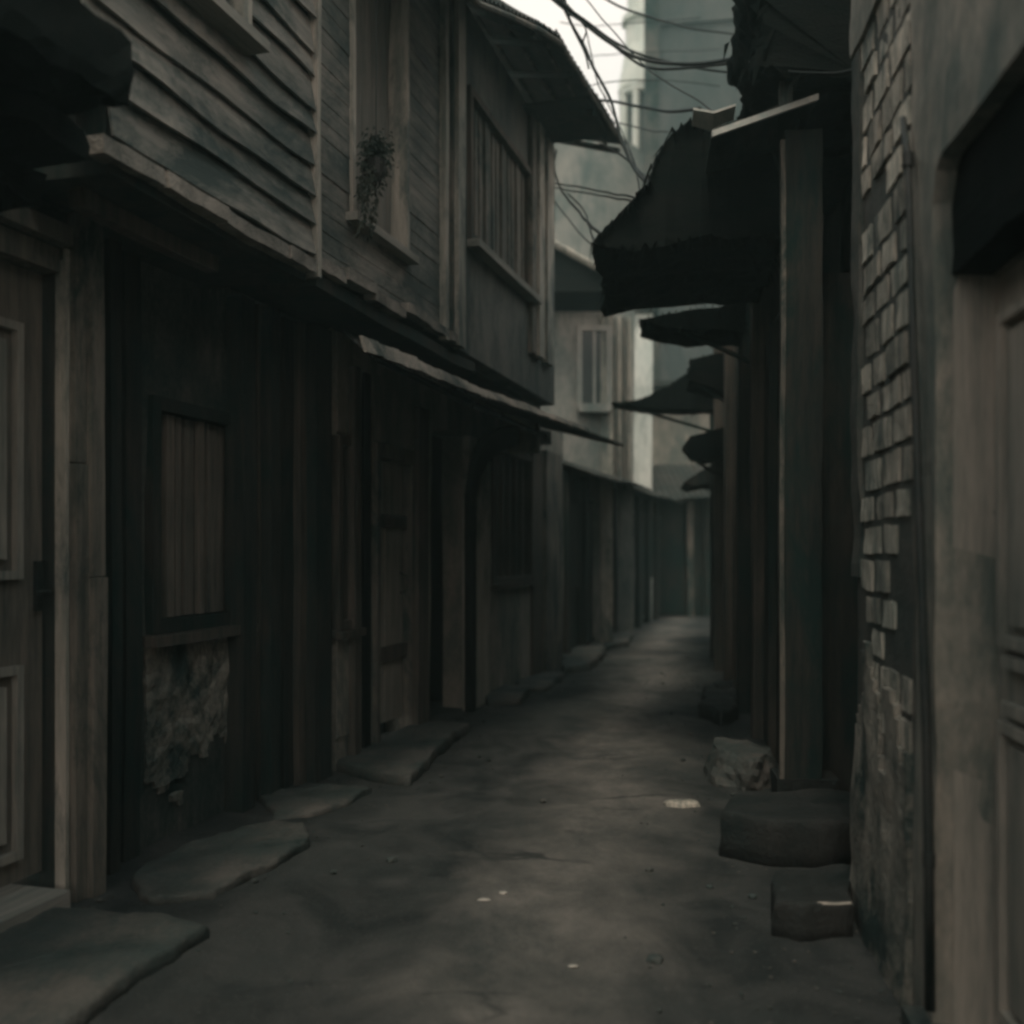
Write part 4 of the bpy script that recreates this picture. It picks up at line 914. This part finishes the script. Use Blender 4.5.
poly_slab('doorstep', 'pale doorstep in front of the first low cottage', 'step', [(562, 655), (575, 643), (600, 640), (606, 648), (590, 662), (563, 666)], .10, 'stone', 7)
poly_slab('kerb_stone', 'distant kerb stone before the low cottages', 'kerb', [(600, 640), (612, 632), (634, 631), (628, 640), (606, 644)], .09, 'stone', 8)
poly_slab('doorstep', 'high black doorstep at the foot of the thick pillar', 'step', [(722, 812), (735, 793), (790, 790), (868, 790), (872, 818), (830, 822), (760, 820)], .19, 'stone_dark', 9, .012)
st_ = poly_slab('doorstep', 'lower front step with a chipped pale edge below the black doorstep', 'step', [(772, 902), (768, 880), (775, 868), (850, 866), (856, 903), (800, 908)], .12, 'stone_dark', 10, .012)
a_, b_ = gnd(802, 905, .125), gnd(851, 901, .125); a_.z = b_.z = .118
MB().tube([a_-st_.location, a_.lerp(b_, .35)-st_.location+Vector((0, .006, .003)), a_.lerp(b_, .7)-st_.location, b_-st_.location], .006, 6).rough(.005, 30).build('worn_edge', 'trim', st_)
poly_slab('kerb_stone', 'flat stone beside the narrow shop posts', 'kerb', [(700, 702), (706, 684), (736, 680), (740, 704), (720, 710)], .12, 'stone_dark', 11, .02)
p = gnd(745, 785); m = hump(.36, .62, .26, 4, 4); m.rough(.02, 9); o = m.build('rubble_heap', 'stone', smooth=False); o.location = (p.x, p.y+.15, .02); tag(o, 'pale lump of broken mortar heaped at the foot of the pillar', 'rubble')
p = gnd(722, 700); m = hump(.2, .3, .2, 8, 3); o = m.build('boulder', 'stone_dark', smooth=True); o.location = (p.x, p.y, .03); tag(o, 'dark rounded boulder beside the flat stone on the right', 'stone')
for (px, py, w_, d_, h_, sd_, mt, nm, lb) in (
    (681, 807, .19, .09, .04, 1, 'brick', 'flat_stone', 'pale flat stone lying on the lane near the pillar step'),
    (484, 902, .045, .018, .008, 2, 'stone_pale', 'stone_chip', 'pale curled chip on the middle of the lane, left one of a pair'),
    (503, 895, .035, .02, .008, 3, 'stone_pale', 'stone_chip', 'pale chip on the middle of the lane, right one of a pair'),
    (573, 969, .03, .014, .007, 4, 'stone_pale', 'stone_chip', 'tiny lone pale chip on the lane closest to the camera'),
    (655, 962, .05, .05, .02, 5, 'stone', 'pebble', 'small grey pebble on the right half of the lane'),
    (392, 862, .05, .04, .02, 6, 'stone', 'pebble', 'small grey pebble left of the worn wheel track')):
    p = gnd(px, py); o = hump(w_, d_, h_, sd_, 3).build(nm, mt, smooth=True); o.location = (p.x, p.y, .008); tag(o, lb, 'stone')
# scattered grit along the wall feet
m = MB()
for i in range(1700):
    if random.random() < .5: q = LW.pos(random.uniform(3.2, 12), .05+abs(random.gauss(0, .35)))
    else: q = RW.pos(random.uniform(2.5, 12), .0+abs(random.gauss(0, .35)))
    r = random.uniform(.003, .009)+(.012 if random.random() < .04 else 0); t = MB(); bmesh.ops.create_icosphere(m.bm, subdivisions=1, radius=r, matrix=Matrix.Translation((q.x, q.y, r*.4+.006)) @ Matrix.Diagonal((1, random.uniform(.6, 1.4), .6, 1))); t.bm.free()
tag(m.build('grit', 'stone'), 'loose grit gathered along the foot of the walls', 'grit', kind='stuff')

# ------------------------------------------------------------------ overhead cables
def cable(label, pts, r, sag=.0, name='overhead_cable'):
    P_ = [at(*p) for p in pts]; out_ = []
    for i in range(len(P_)-1):
        p0 = P_[max(0, i-1)]; p1 = P_[i]; p2 = P_[i+1]; p3 = P_[min(len(P_)-1, i+2)]
        for k in range(10):
            t = k/10; out_.append(.5*((2*p1)+(p2-p0)*t+(2*p0-5*p1+4*p2-p3)*t*t+(3*p1-p0-3*p2+p3)*t**3))
    out_.append(P_[-1]); base = out_[0].copy(); out_ = [q-base+noise.noise_vector(q*2.5)*.008 for q in out_]
    o = MB().tube(out_, r, 6).build(name, 'cable', smooth=True); o.location = base
    return tag(o, label, 'cable', 'cables strung across the lane')
cable('heavy black cable sweeping past the tower to the right upper eave', [(540, -25, 6.5), (575, 15, 6.6), (610, 42, 6.6), (640, 58, 6.5), (690, 64, 6.2), (755, 55, 5.6)], .012)
cable('second cable crossing the tower just below the heavy one', [(520, -30, 6.8), (560, 6, 6.9), (600, 34, 6.9), (630, 58, 6.8), (652, 68, 6.7), (700, 66, 6.4), (770, 58, 5.7)], .010)
cable('thin cable high across the sky reaching the grey block', [(560, -30, 8), (600, -5, 8.2), (625, 8, 8.2), (648, 16, 8.4), (690, 28, 9), (760, 38, 9.5)], .009)
cable('kinked loose cable hanging down in front of the sky to the canopy', [(564, -5, 6.4), (570, 20, 6.4), (584, 46, 6.5), (592, 66, 6.5), (601, 82, 6.5), (612, 104, 6.4), (622, 140, 6.2), (632, 165, 6.0), (645, 182, 5.6)], .010)
cable('thin dangling cable branch left of the kinked one', [(560, 2, 6.9), (574, 30, 6.9), (585, 52, 6.9), (589, 68, 6.9)], .007)
cable('slack cable from the eave corner rising behind the tower foot', [(590, 100, 8.2), (612, 102, 8), (640, 106, 7.5), (668, 112, 7), (700, 108, 6.4)], .012)
cable('pair of taut cables from the upper post to the canopy, upper one', [(553, 183, 9.3), (580, 187, 8.5), (610, 193, 7.5), (650, 200, 6.0)], .008)
cable('pair of taut cables from the upper post to the canopy, lower one', [(553, 187, 9.4), (580, 192, 8.6), (610, 197, 7.6), (645, 204, 6.1)], .008)
cable('drooping cable curving from the upper corner post down to the canopy tip', [(556, 150, 9.3), (554, 168, 9.25), (562, 190, 9), (575, 208, 8), (592, 226, 6.6), (606, 238, 5.7)], .010)
cable('short crossing cable between the post and the canopy tip', [(568, 194, 8.6), (582, 208, 8.2), (590, 228, 7), (594, 243, 5.6)], .007)
cable('long sagging cable from the eave tip to the canopy', [(600, 144, 8.6), (622, 156, 8.0), (640, 172, 7.2), (652, 186, 6.0)], .009)
cable('hair thin wire level across the sky', [(560, 22, 12), (590, 26, 12.5), (620, 24, 13), (700, 18, 13)], .006)
cable('hair thin wire level across the lower sky', [(590, 56, 12), (620, 54, 13), (660, 52, 13.5), (720, 50, 14)], .006)
cable('thin wire drooping along the right upper eave', [(745, 62, 5.2), (775, 68, 4.9), (810, 72, 4.5), (850, 70, 4.0), (880, 50, 3.4)], .004)
cable('steep thin wire dropping left of the tower', [(585, 22, 7.4), (592, 60, 7.3), (598, 84, 7.2), (606, 98, 7.1)], .005)
cable('thin wire crossing low behind the eave tip', [(584, 88, 9.5), (610, 82, 10), (660, 80, 10.5), (720, 86, 10.8)], .006)

cable('thick slack cable highest over the eave sagging to the tower', [(500, -60, 5.8), (548, -8, 6.2), (590, 24, 6.6), (622, 46, 6.9), (660, 60, 7.2), (735, 74, 7.4)], .009)
cable('loose loop of wire bunched with the kinked cable near the top edge', [(556, -10, 6.3), (566, 12, 6.35), (578, 18, 6.4), (586, 30, 6.4), (583, 44, 6.4), (590, 62, 6.4)], .006)
cable('thin wire slanting from the sky to the tin edge', [(570, -20, 7.8), (612, 30, 7.2), (650, 70, 6.6), (700, 102, 5.8), (716, 112, 5.4)], .005)
cable('thin wire dropping from the eave tip along the hall wall', [(604, 96, 8.4), (618, 124, 8.2), (633, 158, 7.6), (640, 192, 6.6)], .006)
cable('twin wire following the eave edge to its tip', [(556, 30, 7.4), (584, 78, 7.9), (606, 112, 8.3), (628, 150, 8.2), (640, 178, 6.8)], .007)
cable('slack wire low across the tower columns', [(610, 120, 9.0), (640, 128, 8.6), (668, 132, 7.8), (690, 128, 6.6)], .007)
cable('wire from the corner post drooping behind the canopy tip', [(554, 200, 9.2), (566, 216, 9), (584, 238, 8.4), (604, 252, 7.6)], .006)

# ------------------------------------------------------------------ haze
hz = MB().box(-60, 60, -10, 80, -1.5, 30, seg=500).build('haze', 'ground'); tag(hz, kind='stuff')
hm = bpy.data.materials.new('haze_air'); hm.use_nodes = True; n_ = hm.node_tree.nodes; n_.clear()
ho = n_.new('ShaderNodeOutputMaterial'); pv = n_.new('ShaderNodeVolumePrincipled'); pv.inputs['Color'].default_value = (.62, .88, .84, 1); pv.inputs['Density'].default_value = .005; pv.inputs['Anisotropy'].default_value = .2
hm.node_tree.links.new(pv.outputs[0], ho.inputs['Volume']); hz.data.materials[0] = hm
tag(hz, 'thin pale haze filling the lane', 'haze')
